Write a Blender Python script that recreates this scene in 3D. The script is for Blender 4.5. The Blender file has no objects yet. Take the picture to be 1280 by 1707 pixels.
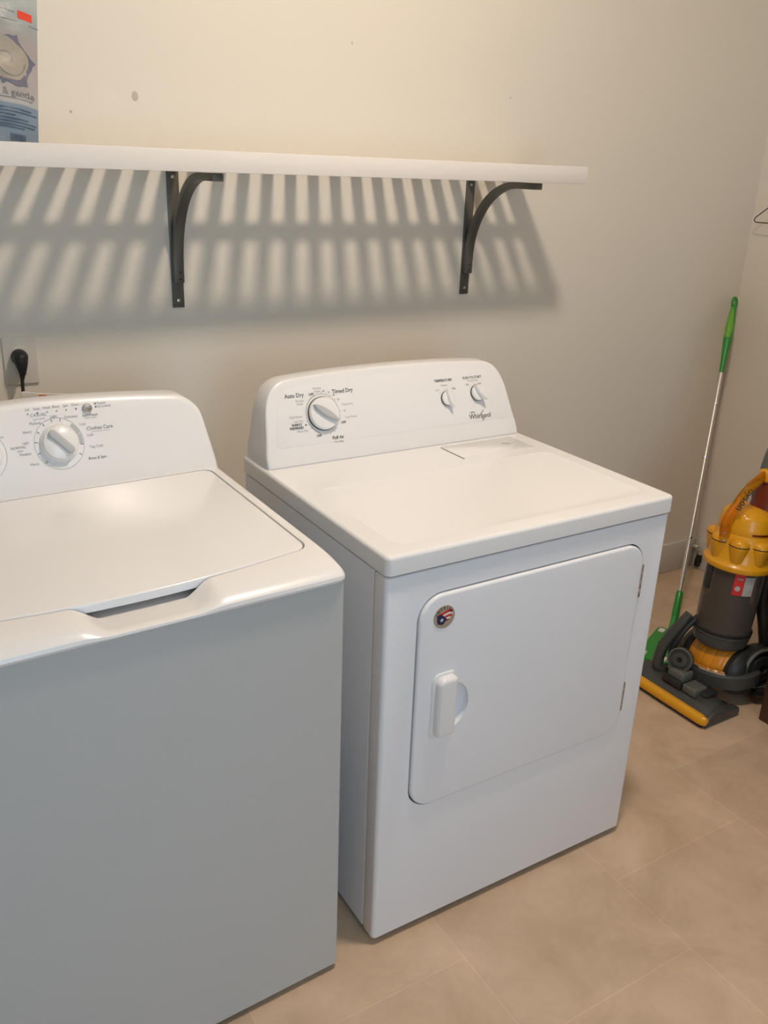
import bpy, bmesh, math, random
from mathutils import Vector, Matrix
PI = math.pi
sc = bpy.context.scene
COL = sc.collection
random.seed(7)
ZF = -0.02            # floor level
G = 0.4093            # back wall plane (y)
XR = 2.256            # right wall plane (x)
XL, YB, ZC = -3.40, -3.60, 2.80

# ------------------------------------------------------------------ camera
cd = bpy.data.cameras.new('camera')
cam = bpy.data.objects.new('camera', cd)
COL.objects.link(cam)
yaw, pitch, roll, F_PX = 0.5582, 0.3736, 0.0370, 1457.0
fw = Vector((math.sin(yaw)*math.cos(pitch), math.cos(yaw)*math.cos(pitch), -math.sin(pitch)))
rt = Vector((math.cos(yaw), -math.sin(yaw), 0))
up = rt.cross(fw)
r2 = math.cos(roll)*rt + math.sin(roll)*up
u2 = -math.sin(roll)*rt + math.cos(roll)*up
m = Matrix((r2, u2, -fw)).transposed().to_4x4()
m.translation = (-0.762, -1.8578, 1.5523)
cam.matrix_world = m
cd.sensor_fit = 'VERTICAL'
cd.sensor_height = 36.0
cd.lens = F_PX/1707*36.0
cd.clip_start = 0.02
sc.camera = cam

# ------------------------------------------------------------------ world, exposure, lights
w = bpy.data.worlds.new('world')
sc.world = w
w.use_nodes = True
bg = w.node_tree.nodes['Background']
bg.inputs['Color'].default_value = (0.62, 0.80, 1.0, 1)
bg.inputs['Strength'].default_value = 0.5
sc.view_settings.view_transform = 'Standard'
sc.view_settings.look = 'None'
sc.view_settings.gamma = 1.0
sc.view_settings.use_curve_mapping = False
sc.view_settings.exposure = 0.0
LAMP = (0.3464, -0.890, 2.757)
LAMP_STRENGTH = 272.0
LAMP_COLOR = (1.0, 0.835, 0.67)
DAY_POWER = 30.0
DAY_COLOR = (0.48, 0.75, 1.0)
WX0, WX1, WZ0, WZ1 = -1.10, 0.00, 0.50, 2.15     # window in the wall behind the camera
ld = bpy.data.lights.new('window_daylight', 'AREA')
ld.shape = 'RECTANGLE'; ld.size = WX1-WX0; ld.size_y = WZ1-WZ0
ld.energy = DAY_POWER; ld.color = DAY_COLOR
lo = bpy.data.objects.new('window_daylight', ld)
COL.objects.link(lo)
lo.location = ((WX0+WX1)/2, YB-0.14, (WZ0+WZ1)/2)
lo.rotation_euler = (PI/2, 0, 0)

# ------------------------------------------------------------------ materials
def srgb(h):
    if isinstance(h, str):
        h = [int(h[i:i+2], 16)/255 for i in (0, 2, 4)]
    return tuple((c/12.92 if c <= 0.04045 else ((c+0.055)/1.055)**2.4) for c in h)+(1,)
def mat(name, color, rough=0.5, metal=0.0, coat=0.0, bump=None, noise=None, trans=0.0, ior=1.45, alpha=1.0, emit=None, spec=0.5):
    mt = bpy.data.materials.new(name); mt.use_nodes = True
    nt = mt.node_tree; b = nt.nodes['Principled BSDF']
    c = srgb(color) if isinstance(color, str) else tuple(color)+(1,)
    b.inputs['Base Color'].default_value = c
    b.inputs['Roughness'].default_value = rough
    b.inputs['Metallic'].default_value = metal
    b.inputs['Coat Weight'].default_value = coat
    b.inputs['Coat Roughness'].default_value = 0.12
    b.inputs['Transmission Weight'].default_value = trans
    b.inputs['IOR'].default_value = ior
    b.inputs['Alpha'].default_value = alpha
    b.inputs['Specular IOR Level'].default_value = spec
    if emit:
        b.inputs['Emission Color'].default_value = tuple(emit[0])+(1,)
        b.inputs['Emission Strength'].default_value = emit[1]
    tc = nt.nodes.new('ShaderNodeTexCoord')
    if noise:                                  # (scale, amount)
        n = nt.nodes.new('ShaderNodeTexNoise'); n.inputs['Scale'].default_value = noise[0]; n.inputs['Detail'].default_value = 5
        nt.links.new(tc.outputs['Object'], n.inputs['Vector'])
        mr = nt.nodes.new('ShaderNodeMapRange'); mr.inputs['To Min'].default_value = 1-noise[1]; mr.inputs['To Max'].default_value = 1+noise[1]
        nt.links.new(n.outputs['Fac'], mr.inputs['Value'])
        mx = nt.nodes.new('ShaderNodeVectorMath'); mx.operation = 'SCALE'
        mx.inputs[0].default_value = c[:3]
        nt.links.new(mr.outputs['Result'], mx.inputs['Scale'])
        nt.links.new(mx.outputs['Vector'], b.inputs['Base Color'])
    if bump:                                   # (scale, strength)
        n = nt.nodes.new('ShaderNodeTexNoise'); n.inputs['Scale'].default_value = bump[0]; n.inputs['Detail'].default_value = 4
        nt.links.new(tc.outputs['Object'], n.inputs['Vector'])
        bp = nt.nodes.new('ShaderNodeBump'); bp.inputs['Strength'].default_value = bump[1]; bp.inputs['Distance'].default_value = 0.002
        nt.links.new(n.outputs['Fac'], bp.inputs['Height']); nt.links.new(bp.outputs['Normal'], b.inputs['Normal'])
    return mt

M = dict(
    wall=mat('painted_wall', (0.81, 0.755, 0.665), 0.65, bump=(90, 0.10), noise=(1.3, 0.012)),
    ceiling=mat('ceiling_paint', (0.82, 0.80, 0.76), 0.8, bump=(60, 0.1)),
    trim=mat('white_trim_paint', (0.70, 0.69, 0.66), 0.45, noise=(4, 0.02)),
    plate=mat('ivory_plate_plastic', (0.70, 0.655, 0.585), 0.4, noise=(4, 0.01)),
    enamel=mat('white_enamel', (0.88, 0.88, 0.89), 0.22, coat=0.3, noise=(2, 0.008)),
    enamel_soft=mat('white_enamel_textured', (0.89, 0.90, 0.94), 0.26, bump=(600, 0.05), noise=(2, 0.01)),
    washer_shaded=mat('washer_enamel_shaded', (0.55, 0.56, 0.56), 0.38, bump=(700, 0.06), noise=(2, 0.01)),  # white enamel darkened so the colour carries the shade on the washer front
    plastic=mat('white_plastic', (0.86, 0.85, 0.85), 0.28, coat=0.15, noise=(3, 0.008)),
    shelf=mat('white_shelf_laminate', (0.80, 0.76, 0.72), 0.4, noise=(5, 0.012)),
    grip=mat('light_grey_plastic', (0.50, 0.51, 0.52), 0.35, noise=(8, 0.02)),
    knob_shade=mat('knob_shade_grey', (0.10, 0.10, 0.10), 0.4, noise=(8, 0.03)),
    ink=mat('grey_print_ink', (0.13, 0.13, 0.135), 0.6, noise=(20, 0.03)),
    ink_light=mat('pale_print_ink', (0.33, 0.32, 0.315), 0.6, noise=(20, 0.03)),
    dark=mat('gap_shade_black', (0.02, 0.02, 0.02), 0.8, noise=(9, 0.03)),  # near-black stands in for the shade in gaps
    bracket=mat('graphite_bracket_steel', (0.115, 0.110, 0.095), 0.40, metal=0.25, noise=(14, 0.05)),
    steel=mat('zinc_screw_steel', (0.55, 0.55, 0.53), 0.3, metal=1.0, noise=(30, 0.05)),
    alu=mat('brushed_aluminium_tube', (0.62, 0.59, 0.55), 0.35, metal=0.6, noise=(12, 0.04)),
    chrome=mat('chrome', (0.75, 0.75, 0.76), 0.18, metal=1.0, noise=(12, 0.02)),
    black=mat('black_rubber', (0.012, 0.012, 0.014), 0.5, bump=(80, 0.1), noise=(9, 0.05)),
    green=mat('green_plastic', (0.03, 0.30, 0.05), 0.35, coat=0.2, noise=(9, 0.04)),
    lime=mat('lime_green_grip', (0.16, 0.46, 0.05), 0.4, noise=(9, 0.04)),
    yellow=mat('yellow_plastic', (0.80, 0.37, 0.012), 0.33, coat=0.25, noise=(9, 0.03)),
    orange=mat('orange_ball_plastic', (0.72, 0.27, 0.012), 0.32, coat=0.25, noise=(9, 0.05)),
    gunmetal=mat('gunmetal_plastic', (0.060, 0.062, 0.058), 0.36, bump=(250, 0.05), noise=(9, 0.05)),
    gunmetal_light=mat('mid_grey_plastic', (0.115, 0.122, 0.112), 0.35, noise=(9, 0.05)),
    charcoal=mat('charcoal_plastic', (0.024, 0.025, 0.025), 0.4, bump=(250, 0.05), noise=(9, 0.05)),
    bin=mat('smoked_clear_bin', (0.45, 0.39, 0.34), 0.12, trans=0.85, ior=1.2, noise=(9, 0.02)),
    dust=mat('dusty_inner_shroud', (0.075, 0.062, 0.052), 0.8, noise=(14, 0.35)),
    amber=mat('clear_amber_plastic', (0.90, 0.42, 0.03), 0.12, trans=0.75, ior=1.25, noise=(9, 0.02)),
    maroon=mat('dark_red_plastic', (0.17, 0.025, 0.008), 0.25, coat=0.3, noise=(9, 0.1)),
    red=mat('red_label', (0.62, 0.03, 0.03), 0.4, noise=(9, 0.03)),
    label=mat('pale_grey_label', (0.45, 0.46, 0.42), 0.4, noise=(9, 0.03)),
    navy=mat('navy_print', (0.012, 0.02, 0.09), 0.4, noise=(9, 0.05)),
    tan=mat('tan_badge_foil', (0.42, 0.33, 0.24), 0.35, noise=(30, 0.05)),
    white_print=mat('white_print', (0.8, 0.78, 0.74), 0.5, noise=(9, 0.02)),
    brown=mat('dark_reddish_brown_wood', (0.085, 0.030, 0.018), 0.4, bump=(20, 0.1), noise=(6, 0.2)),
    orange_tag=mat('orange_valve_lever', (0.75, 0.17, 0.03), 0.4, noise=(9, 0.05)),
    wire=mat('dark_brown_wire', (0.05, 0.028, 0.022), 0.4, metal=0.4, noise=(9, 0.05)),
    red_print=mat('bright_red_print', (0.80, 0.07, 0.03), 0.4, noise=(9, 0.04)),
    blue_print=mat('deep_blue_print', (0.075, 0.115, 0.18), 0.4, noise=(9, 0.05)),
    grey_print=mat('soft_grey_print', (0.24, 0.23, 0.24), 0.4, noise=(9, 0.05)),
    mauve=mat('mauve_grey_print', (0.17, 0.165, 0.22), 0.4, noise=(30, 0.2)),
    cream=mat('cotton_cream_print', (0.37, 0.335, 0.275), 0.45, noise=(40, 0.15)),
    scuff=mat('wall_scuff', (0.55, 0.51, 0.44), 0.8, noise=(60, 0.1)),
    led=mat('green_indicator', (0.25, 0.50, 0.28), 0.3, noise=(9, 0.02)),
    diffuser=mat('lamp_diffuser', (0.9, 0.88, 0.8), 0.5, emit=(LAMP_COLOR, LAMP_STRENGTH)),
    outside=mat('exterior_wood', (0.5, 0.5, 0.5), 0.7),
)

def floor_material():
    mt = bpy.data.materials.new('beige_vinyl_tile'); mt.use_nodes = True
    nt = mt.node_tree; b = nt.nodes['Principled BSDF']; L = nt.links.new
    geo = nt.nodes.new('ShaderNodeTexCoord')
    sep = nt.nodes.new('ShaderNodeSeparateXYZ'); L(geo.outputs['Object'], sep.inputs[0])
    ax = nt.nodes.new('ShaderNodeMath'); ax.operation = 'ADD'; ax.inputs[1].default_value = 1.2295+0.451*20; L(sep.outputs['Y'], ax.inputs[0])
    ay = nt.nodes.new('ShaderNodeMath'); ay.operation = 'ADD'; ay.inputs[1].default_value = -0.158+0.451*20; L(sep.outputs['X'], ay.inputs[0])
    cb = nt.nodes.new('ShaderNodeCombineXYZ'); L(ax.outputs[0], cb.inputs[0]); L(ay.outputs[0], cb.inputs[1])
    br = nt.nodes.new('ShaderNodeTexBrick')
    br.inputs['Scale'].default_value = 1.0; br.offset = 0.5; br.offset_frequency = 2
    br.inputs['Brick Width'].default_value = 0.451; br.inputs['Row Height'].default_value = 0.451
    br.inputs['Mortar Size'].default_value = 0.0012; br.inputs['Mortar Smooth'].default_value = 0.6; br.inputs['Bias'].default_value = 0
    br.inputs['Color1'].default_value = (0.93, 0.93, 0.93, 1); br.inputs['Color2'].default_value = (1.05, 1.04, 1.03, 1)
    br.inputs['Mortar'].default_value = (1.22, 1.20, 1.16, 1)
    L(cb.outputs[0], br.inputs['Vector'])
    n1 = nt.nodes.new('ShaderNodeTexNoise'); n1.inputs['Scale'].default_value = 5.5; n1.inputs['Detail'].default_value = 8; n1.inputs['Roughness'].default_value = 0.62; n1.inputs['Distortion'].default_value = 0.5
    L(geo.outputs['Object'], n1.inputs['Vector'])
    rp = nt.nodes.new('ShaderNodeValToRGB')
    rp.color_ramp.elements[0].position = 0.33; rp.color_ramp.elements[0].color = (0.54, 0.395, 0.27, 1)
    rp.color_ramp.elements[1].position = 0.68; rp.color_ramp.elements[1].color = (0.70, 0.53, 0.385, 1)
    L(n1.outputs['Fac'], rp.inputs[0])
    n2 = nt.nodes.new('ShaderNodeTexNoise'); n2.inputs['Scale'].default_value = 60; n2.inputs['Detail'].default_value = 3
    L(geo.outputs['Object'], n2.inputs['Vector'])
    mr = nt.nodes.new('ShaderNodeMapRange'); mr.inputs['To Min'].default_value = 0.95; mr.inputs['To Max'].default_value = 1.05; L(n2.outputs['Fac'], mr.inputs['Value'])
    m1 = nt.nodes.new('ShaderNodeVectorMath'); m1.operation = 'MULTIPLY'; L(rp.outputs[0], m1.inputs[0]); L(br.outputs['Color'], m1.inputs[1])
    m2 = nt.nodes.new('ShaderNodeVectorMath'); m2.operation = 'SCALE'; L(m1.outputs[0], m2.inputs[0]); L(mr.outputs[0], m2.inputs['Scale'])
    L(m2.outputs[0], b.inputs['Base Color'])
    b.inputs['Roughness'].default_value = 0.52
    bp = nt.nodes.new('ShaderNodeBump'); bp.inputs['Strength'].default_value = 0.12; bp.inputs['Distance'].default_value = 0.001
    L(n1.outputs['Fac'], bp.inputs['Height']); L(bp.outputs[0], b.inputs['Normal'])
    return mt
M['floor'] = floor_material()

def bag_material():
    mt = bpy.data.materials.new('printed_pouch_film'); mt.use_nodes = True
    nt = mt.node_tree; b = nt.nodes['Principled BSDF']; L = nt.links.new
    tc = nt.nodes.new('ShaderNodeTexCoord'); sp = nt.nodes.new('ShaderNodeSeparateXYZ'); L(tc.outputs['Object'], sp.inputs[0])
    rp = nt.nodes.new('ShaderNodeValToRGB'); e = rp.color_ramp.elements
    e[0].position = 0.0; e[0].color = (0.17, 0.235, 0.30, 1)
    e[1].position = 1.0; e[1].color = (0.44, 0.47, 0.46, 1)
    for ps, c in ((0.285, (0.19, 0.26, 0.34, 1)), (0.30, (0.42, 0.43, 0.43, 1)), (0.40, (0.42, 0.39, 0.38, 1)), (0.72, (0.38, 0.345, 0.34, 1)), (0.84, (0.33, 0.36, 0.36, 1))):
        q = e.new(ps); q.color = c
    mr = nt.nodes.new('ShaderNodeMapRange'); mr.inputs['From Max'].default_value = 0.27; 
    sx_ = nt.nodes.new('ShaderNodeMath'); sx_.operation = 'SUBTRACT'; sx_.inputs[1].default_value = 0.03; L(sp.outputs['X'], sx_.inputs[0])
    mxx = nt.nodes.new('ShaderNodeMath'); mxx.operation = 'MAXIMUM'; mxx.inputs[1].default_value = 0; L(sx_.outputs[0], mxx.inputs[0])
    sq_ = nt.nodes.new('ShaderNodeMath'); sq_.operation = 'MULTIPLY'; L(mxx.outputs[0], sq_.inputs[0]); L(mxx.outputs[0], sq_.inputs[1])
    za_ = nt.nodes.new('ShaderNodeMath'); za_.operation = 'MULTIPLY_ADD'; za_.inputs[1].default_value = 1.3; L(sq_.outputs[0], za_.inputs[0]); L(sp.outputs['Z'], za_.inputs[2])
    L(za_.outputs[0], mr.inputs['Value'])
    n = nt.nodes.new('ShaderNodeTexNoise'); n.inputs['Scale'].default_value = 25; L(tc.outputs['Object'], n.inputs['Vector'])
    ad = nt.nodes.new('ShaderNodeMath'); ad.operation = 'MULTIPLY_ADD'; ad.inputs[1].default_value = 0.012; L(n.outputs['Fac'], ad.inputs[0]); L(mr.outputs[0], ad.inputs[2])
    L(ad.outputs[0], rp.inputs[0]); L(rp.outputs[0], b.inputs['Base Color'])
    b.inputs['Roughness'].default_value = 0.3; b.inputs['Coat Weight'].default_value = 0.2
    n2 = nt.nodes.new('ShaderNodeTexNoise'); n2.inputs['Scale'].default_value = 30; L(tc.outputs['Object'], n2.inputs['Vector'])
    bp = nt.nodes.new('ShaderNodeBump'); bp.inputs['Strength'].default_value = 0.5; bp.inputs['Distance'].default_value = 0.004
    L(n2.outputs['Fac'], bp.inputs['Height']); L(bp.outputs[0], b.inputs['Normal'])
    return mt
M['bag'] = bag_material()

# ------------------------------------------------------------------ object helpers
ORIGIN = {}
def thing(name, label, cat, loc, rotz=0.0, group=None):
    o = bpy.data.objects.new(name, None); COL.objects.link(o)
    o.empty_display_size = 0.05
    o.location = loc; o.rotation_euler = (0, 0, rotz)
    o['label'] = label; o['category'] = cat
    if group: o['group'] = group
    return o
def link_mesh(name, bm, mats, parent=None, offset=(0, 0, 0), smooth=True, angle=38):
    bmesh.ops.translate(bm, verts=bm.verts, vec=-Vector(offset))
    bmesh.ops.recalc_face_normals(bm, faces=bm.faces)
    me = bpy.data.meshes.new(name); bm.to_mesh(me); bm.free()
    for mm in (mats if isinstance(mats, (list, tuple)) else [mats]):
        me.materials.append(mm)
    if smooth:
        for p in me.polygons: p.use_smooth = True
        me.set_sharp_from_angle(angle=math.radians(angle))
    o = bpy.data.objects.new(name, me); COL.objects.link(o)
    if parent is not None: o.parent = parent
    return o
def root_of(p):
    while p.parent is not None: p = p.parent
    return p
def part(name, bm, mats, parent, world=False, **k):
    """a mesh child; world=True: vertices were authored in world axes"""
    r = root_of(parent)
    off = (0, 0, 0)
    if world:
        assert abs(r.rotation_euler.z) < 1e-9
        off = r.location
    return link_mesh(name, bm, mats, parent, off, **k)
def single(name, bm, mats, label, cat, loc, group=None, **k):
    o = link_mesh(name, bm, mats, None, loc, **k)
    o.location = loc
    o['label'] = label; o['category'] = cat
    if group: o['group'] = group
    return o
def struct(name, bm, m, **k):
    o = link_mesh(name, bm, m, None, **k); o['kind'] = 'structure'
    return o

# ------------------------------------------------------------------ shape helpers
def setmat(faces, mi):
    if mi:
        for f in faces: f.material_index = mi
def box(bm, x0, x1, y0, y1, z0, z1, r=0.0, seg=3, mi=0, M4=None):
    nf = set(bm.faces)
    res = bmesh.ops.create_cube(bm, size=1.0)
    vs = res['verts']
    for v in vs:
        v.co = Vector((x0+(v.co.x+.5)*(x1-x0), y0+(v.co.y+.5)*(y1-y0), z0+(v.co.z+.5)*(z1-z0)))
    if r > 0:
        es = set(e for v in vs for e in v.link_edges)
        bmesh.ops.bevel(bm, geom=list(es), offset=r, segments=seg, affect='EDGES', profile=0.5)
    new = [f for f in bm.faces if f not in nf]
    setmat(new, mi)
    if M4 is not None:
        bmesh.ops.transform(bm, matrix=M4, verts=list({v for f in new for v in f.verts}))
    return new
def rrect(cx, cy, w, h, r, seg=8):
    if not isinstance(r, (list, tuple)): r = [r]*4       # BR, TR, TL, BL
    pts = []
    for (sx, sy, a0, rr) in ((1, -1, -PI/2, r[0]), (1, 1, 0, r[1]), (-1, 1, PI/2, r[2]), (-1, -1, PI, r[3])):
        ox, oy = cx+sx*(w/2-rr), cy+sy*(h/2-rr)
        for i in range(seg+1):
            a = a0+PI/2*i/seg
            pts.append((ox+rr*math.cos(a), oy+rr*math.sin(a)))
    return pts
def circle(cx, cy, r, n=48):
    return [(cx+r*math.cos(2*PI*i/n), cy+r*math.sin(2*PI*i/n)) for i in range(n)]
def inset(pts, d):
    n = len(pts); out = []
    for i in range(n):
        a, b, c = Vector(pts[i-1]), Vector(pts[i]), Vector(pts[(i+1) % n])
        e1 = (b-a); e2 = (c-b)
        if e1.length < 1e-9: e1 = e2
        if e2.length < 1e-9: e2 = e1
        n1 = Vector((-e1.y, e1.x)).normalized(); n2 = Vector((-e2.y, e2.x)).normalized()
        nn = (n1+n2)
        nn = nn.normalized() if nn.length > 1e-6 else n1
        k = max(0.5, nn.dot(n1))
        out.append(tuple(b+nn*d/k))
    return out
def bevprism(bm, pts, depth, rf=0.0, rb=0.0, seg=5, fn=None, mi=0, cap_front=True, cap_back=True):
    """pts CCW in (u,v); w from 0 (front) to depth (back). fn maps (u,v,w)->xyz"""
    fn = fn or (lambda u, v, w: (u, v, w))
    loops = []
    if rf > 0:
        for k in range(seg+1):
            a = PI/2*k/seg
            loops.append((rf*(1-math.sin(a)), rf*(1-math.cos(a))))
    else: loops.append((0, 0))
    if rb > 0:
        for k in range(seg+1):
            a = PI/2*k/seg
            loops.append((rb*(1-math.cos(a)), depth-rb*(1-math.sin(a))))
    else: loops.append((0, depth))
    rings = []
    for ins, w_ in loops:
        pp = inset(pts, ins) if ins > 1e-7 else pts
        rings.append([bm.verts.new(fn(u, v, w_)) for u, v in pp])
    n = len(pts); new = []
    for a, b in zip(rings, rings[1:]):
        for i in range(n):
            new.append(bm.faces.new((a[i], a[(i+1) % n], b[(i+1) % n], b[i])))
    if cap_front: new.append(bm.faces.new(rings[0][::-1]))
    if cap_back: new.append(bm.faces.new(rings[-1]))
    setmat(new, mi)
    return new
def tube(bm, pts, r, n=12, mi=0, caps=True, closed=False, flat=1.0, smooth_sub=0):
    pts = [Vector(p) for p in pts]
    if smooth_sub:
        pts, r = catmull(pts, r, smooth_sub)
    m_ = len(pts)
    rs = r if isinstance(r, (list, tuple)) else [r]*m_
    tang = []
    for i in range(m_):
        if closed: t = pts[(i+1) % m_]-pts[i-1]
        else: t = pts[min(i+1, m_-1)]-pts[max(i-1, 0)]
        tang.append(t.normalized())
    t0 = tang[0]
    ref = Vector((0, 0, 1)) if abs(t0.z) < 0.9 else Vector((1, 0, 0))
    nrm = (ref-t0*ref.dot(t0)).normalized()
    rings = []
    for i in range(m_):
        t = tang[i]
        nrm = (nrm-t*nrm.dot(t)).normalized()
        bn = t.cross(nrm)
        rings.append([bm.verts.new(pts[i]+rs[i]*(math.cos(2*PI*k/n)*nrm+flat*math.sin(2*PI*k/n)*bn)) for k in range(n)])
    new = []
    pairs = list(zip(rings, rings[1:]))
    if closed: pairs.append((rings[-1], rings[0]))
    for a, b in pairs:
        for k in range(n): new.append(bm.faces.new((a[k], a[(k+1) % n], b[(k+1) % n], b[k])))
    if caps and not closed:
        new.append(bm.faces.new(rings[0][::-1])); new.append(bm.faces.new(rings[-1]))
    setmat(new, mi)
    return new
def catmull(pts, r, sub):
    rs = r if isinstance(r, (list, tuple)) else [r]*len(pts)
    P = [pts[0]*2-pts[1]]+pts+[pts[-1]*2-pts[-2]]
    RR = [rs[0]]+list(rs)+[rs[-1]]
    op, orr = [], []
    for i in range(1, len(P)-2):
        for k in range(sub):
            t = k/sub
            op.append(0.5*((2*P[i])+(P[i+1]-P[i-1])*t+(2*P[i-1]-5*P[i]+4*P[i+1]-P[i+2])*t*t+(3*P[i]-P[i-1]-3*P[i+1]+P[i+2])*t**3))
            orr.append(RR[i]+(RR[i+1]-RR[i])*t)
    op.append(pts[-1]); orr.append(rs[-1])
    return op, orr
def lathe(bm, prof, n=40, M4=None, mi=0, a0=0, a1=2*PI):
    """prof: (r,z) list"""
    full = abs(a1-a0-2*PI) < 1e-6
    cnt = n if full else n+1
    rings = []; new = []
    for r, z in prof:
        if r < 1e-6: rings.append([bm.verts.new((0, 0, z))])
        else: rings.append([bm.verts.new((r*math.cos(a0+(a1-a0)*i/n), r*math.sin(a0+(a1-a0)*i/n), z)) for i in range(cnt)])
    for a, b in zip(rings, rings[1:]):
        for i in range(n):
            j = (i+1) % cnt
            if len(a) == 1 and len(b) == 1: continue
            if len(a) == 1: new.append(bm.faces.new((a[0], b[j], b[i])))
            elif len(b) == 1: new.append(bm.faces.new((a[i], a[j], b[0])))
            else: new.append(bm.faces.new((a[i], a[j], b[j], b[i])))
    setmat(new, mi)
    if M4 is not None:
        bmesh.ops.transform(bm, matrix=M4, verts=[v for rg in rings for v in rg])
    return new
def ring2d(bm, cx, cy, r, t, fn, n=56, a0=0, a1=2*PI, mi=0):
    new = []; A = []; B = []
    for i in range(n+1):
        a = a0+(a1-a0)*i/n
        A.append(bm.verts.new(fn(cx+(r-t/2)*math.cos(a), cy+(r-t/2)*math.sin(a))))
        B.append(bm.verts.new(fn(cx+(r+t/2)*math.cos(a), cy+(r+t/2)*math.sin(a))))
    for i in range(n): new.append(bm.faces.new((A[i], B[i], B[i+1], A[i+1])))
    setmat(new, mi)
def poly2d(bm, pts, fn, mi=0):
    f = bm.faces.new([bm.verts.new(fn(u, v)) for u, v in pts]); setmat([f], mi)
    return f
def bar2d(bm, x0, y0, x1, y1, t, fn, mi=0):
    d = Vector((x1-x0, y1-y0)).normalized(); nx, ny = -d.y*t/2, d.x*t/2
    poly2d(bm, [(x0+nx, y0+ny), (x0-nx, y0-ny), (x1-nx, y1-ny), (x1+nx, y1+ny)], fn, mi)
def text2d(bm, s, cx, cy, size, fn, bold=0.0, mi=0, ang=0.0, sx=1.0, align='CENTER'):
    cu = bpy.data.curves.new('t', 'FONT'); cu.body = s; cu.size = size; cu.align_x = align; cu.align_y = 'CENTER'
    cu.offset = bold; cu.resolution_u = 2
    ob = bpy.data.objects.new('t', cu); COL.objects.link(ob)
    dg = bpy.context.evaluated_depsgraph_get(); dg.update()
    me = bpy.data.meshes.new_from_object(ob.evaluated_get(dg))
    ca, sa = math.cos(ang), math.sin(ang)
    vs = []
    for v in me.vertices:
        x, y = v.co.x*sx, v.co.y
        vs.append(bm.verts.new(fn(cx+x*ca-y*sa, cy+x*sa+y*ca)))
    for p in me.polygons:
        try:
            f = bm.faces.new([vs[i] for i in p.vertices]); f.material_index = mi
        except ValueError: pass
    bpy.data.objects.remove(ob); bpy.data.curves.remove(cu); bpy.data.meshes.remove(me)
def cut(obj, cutter_bm):
    """boolean-subtract a bmesh (same local frame) from an object's mesh"""
    bmesh.ops.recalc_face_normals(cutter_bm, faces=cutter_bm.faces)
    me = bpy.data.meshes.new('c'); cutter_bm.to_mesh(me); cutter_bm.free()
    co = bpy.data.objects.new('c', me); COL.objects.link(co)
    pr = obj.parent; mw = obj.matrix_world.copy(); obj.parent = None
    loc = obj.location.copy(); obj.location = (0, 0, 0)
    md = obj.modifiers.new('b', 'BOOLEAN'); md.object = co; md.operation = 'DIFFERENCE'; md.solver = 'EXACT'
    dg = bpy.context.evaluated_depsgraph_get(); dg.update()
    nm = bpy.data.meshes.new_from_object(obj.evaluated_get(dg))
    old = obj.data; obj.modifiers.clear(); obj.data = nm; nm.name = old.name
    for p in nm.polygons: p.use_smooth = True
    nm.set_sharp_from_angle(angle=math.radians(32))
    bpy.data.objects.remove(co); bpy.data.meshes.remove(me); bpy.data.meshes.remove(old)
    obj.location = loc; obj.parent = pr
def BM(): return bmesh.new()

# ------------------------------------------------------------------ room shell
T = 0.10
b = BM(); box(b, XL-T, XR+T, YB-T, G+T, ZF-T, ZF); struct('floor', b, M['floor'], smooth=False)
b = BM(); box(b, XL-T, XR+T, YB-T, G+T, ZC, ZC+T); struct('ceiling', b, M['ceiling'], smooth=False)
b = BM(); box(b, XL-T, XR+T, G, G+T, ZF, ZC); wall_back = struct('wall_back', b, M['wall'], smooth=False)
b = BM(); box(b, XR, XR+T, YB-T, G, ZF, ZC); struct('wall_right', b, M['wall'], smooth=False)
b = BM(); box(b, XL-T, XL, YB-T, G, ZF, ZC); struct('wall_left', b, M['wall'], smooth=False)
b = BM()
box(b, XL, WX0, YB-T, YB, ZF, ZC); box(b, WX1, XR, YB-T, YB, ZF, ZC)
box(b, WX0, WX1, YB-T, YB, ZF, WZ0); box(b, WX0, WX1, YB-T, YB, WZ1, ZC)
struct('wall_front', b, M['wall'], smooth=False)
b = BM()
for a in ((WX0-.06, WX0+.02, WZ0-.06, WZ1+.06), (WX1-.02, WX1+.06, WZ0-.06, WZ1+.06), ((WX0+WX1)/2-.02, (WX0+WX1)/2+.02, WZ0, WZ1)):
    box(b, a[0], a[1], YB-T, YB+.015, a[2], a[3], .004, 2)
for a in ((WZ0-.06, WZ0+.02), (WZ1-.02, WZ1+.06)):
    box(b, WX0-.06, WX1+.06, YB-T, YB+.02, a[0], a[1], .004, 2)
struct('window_1', b, M['trim'])
def baseboard(name, x0, x1, y0, y1):
    b = BM(); box(b, x0, x1, y0, y1, ZF, 0.115, .004, 2)
    struct(name, b, M['trim'])
baseboard('baseboard_back', XL, XR, G-.013, G)
baseboard('baseboard_right', XR-.013, XR, YB, G-.013)
baseboard('baseboard_left', XL, XL+.013, YB, G-.013)
# scuffs on the wall (thin paint marks)
for (x, z, rx, rz) in ((-0.085, 1.693, .008, .011), (-0.236, 1.651, .003, .0035), (0.501, 1.858, .0015, .005), (1.044, 1.763, .0018, .004)):
    b = BM()
    lathe(b, [(1.0, 0), (0.7, 0.5), (0, 0.7)], n=14)
    bmesh.ops.transform(b, verts=b.verts, matrix=Matrix.Translation((x, G-.0002, z)) @ Matrix.Diagonal((rx, .0012, rz, 1)) @ Matrix.Rotation(PI/2, 4, 'X'))
    link_mesh('scuff_mark', b, M['scuff'], wall_back)

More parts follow.
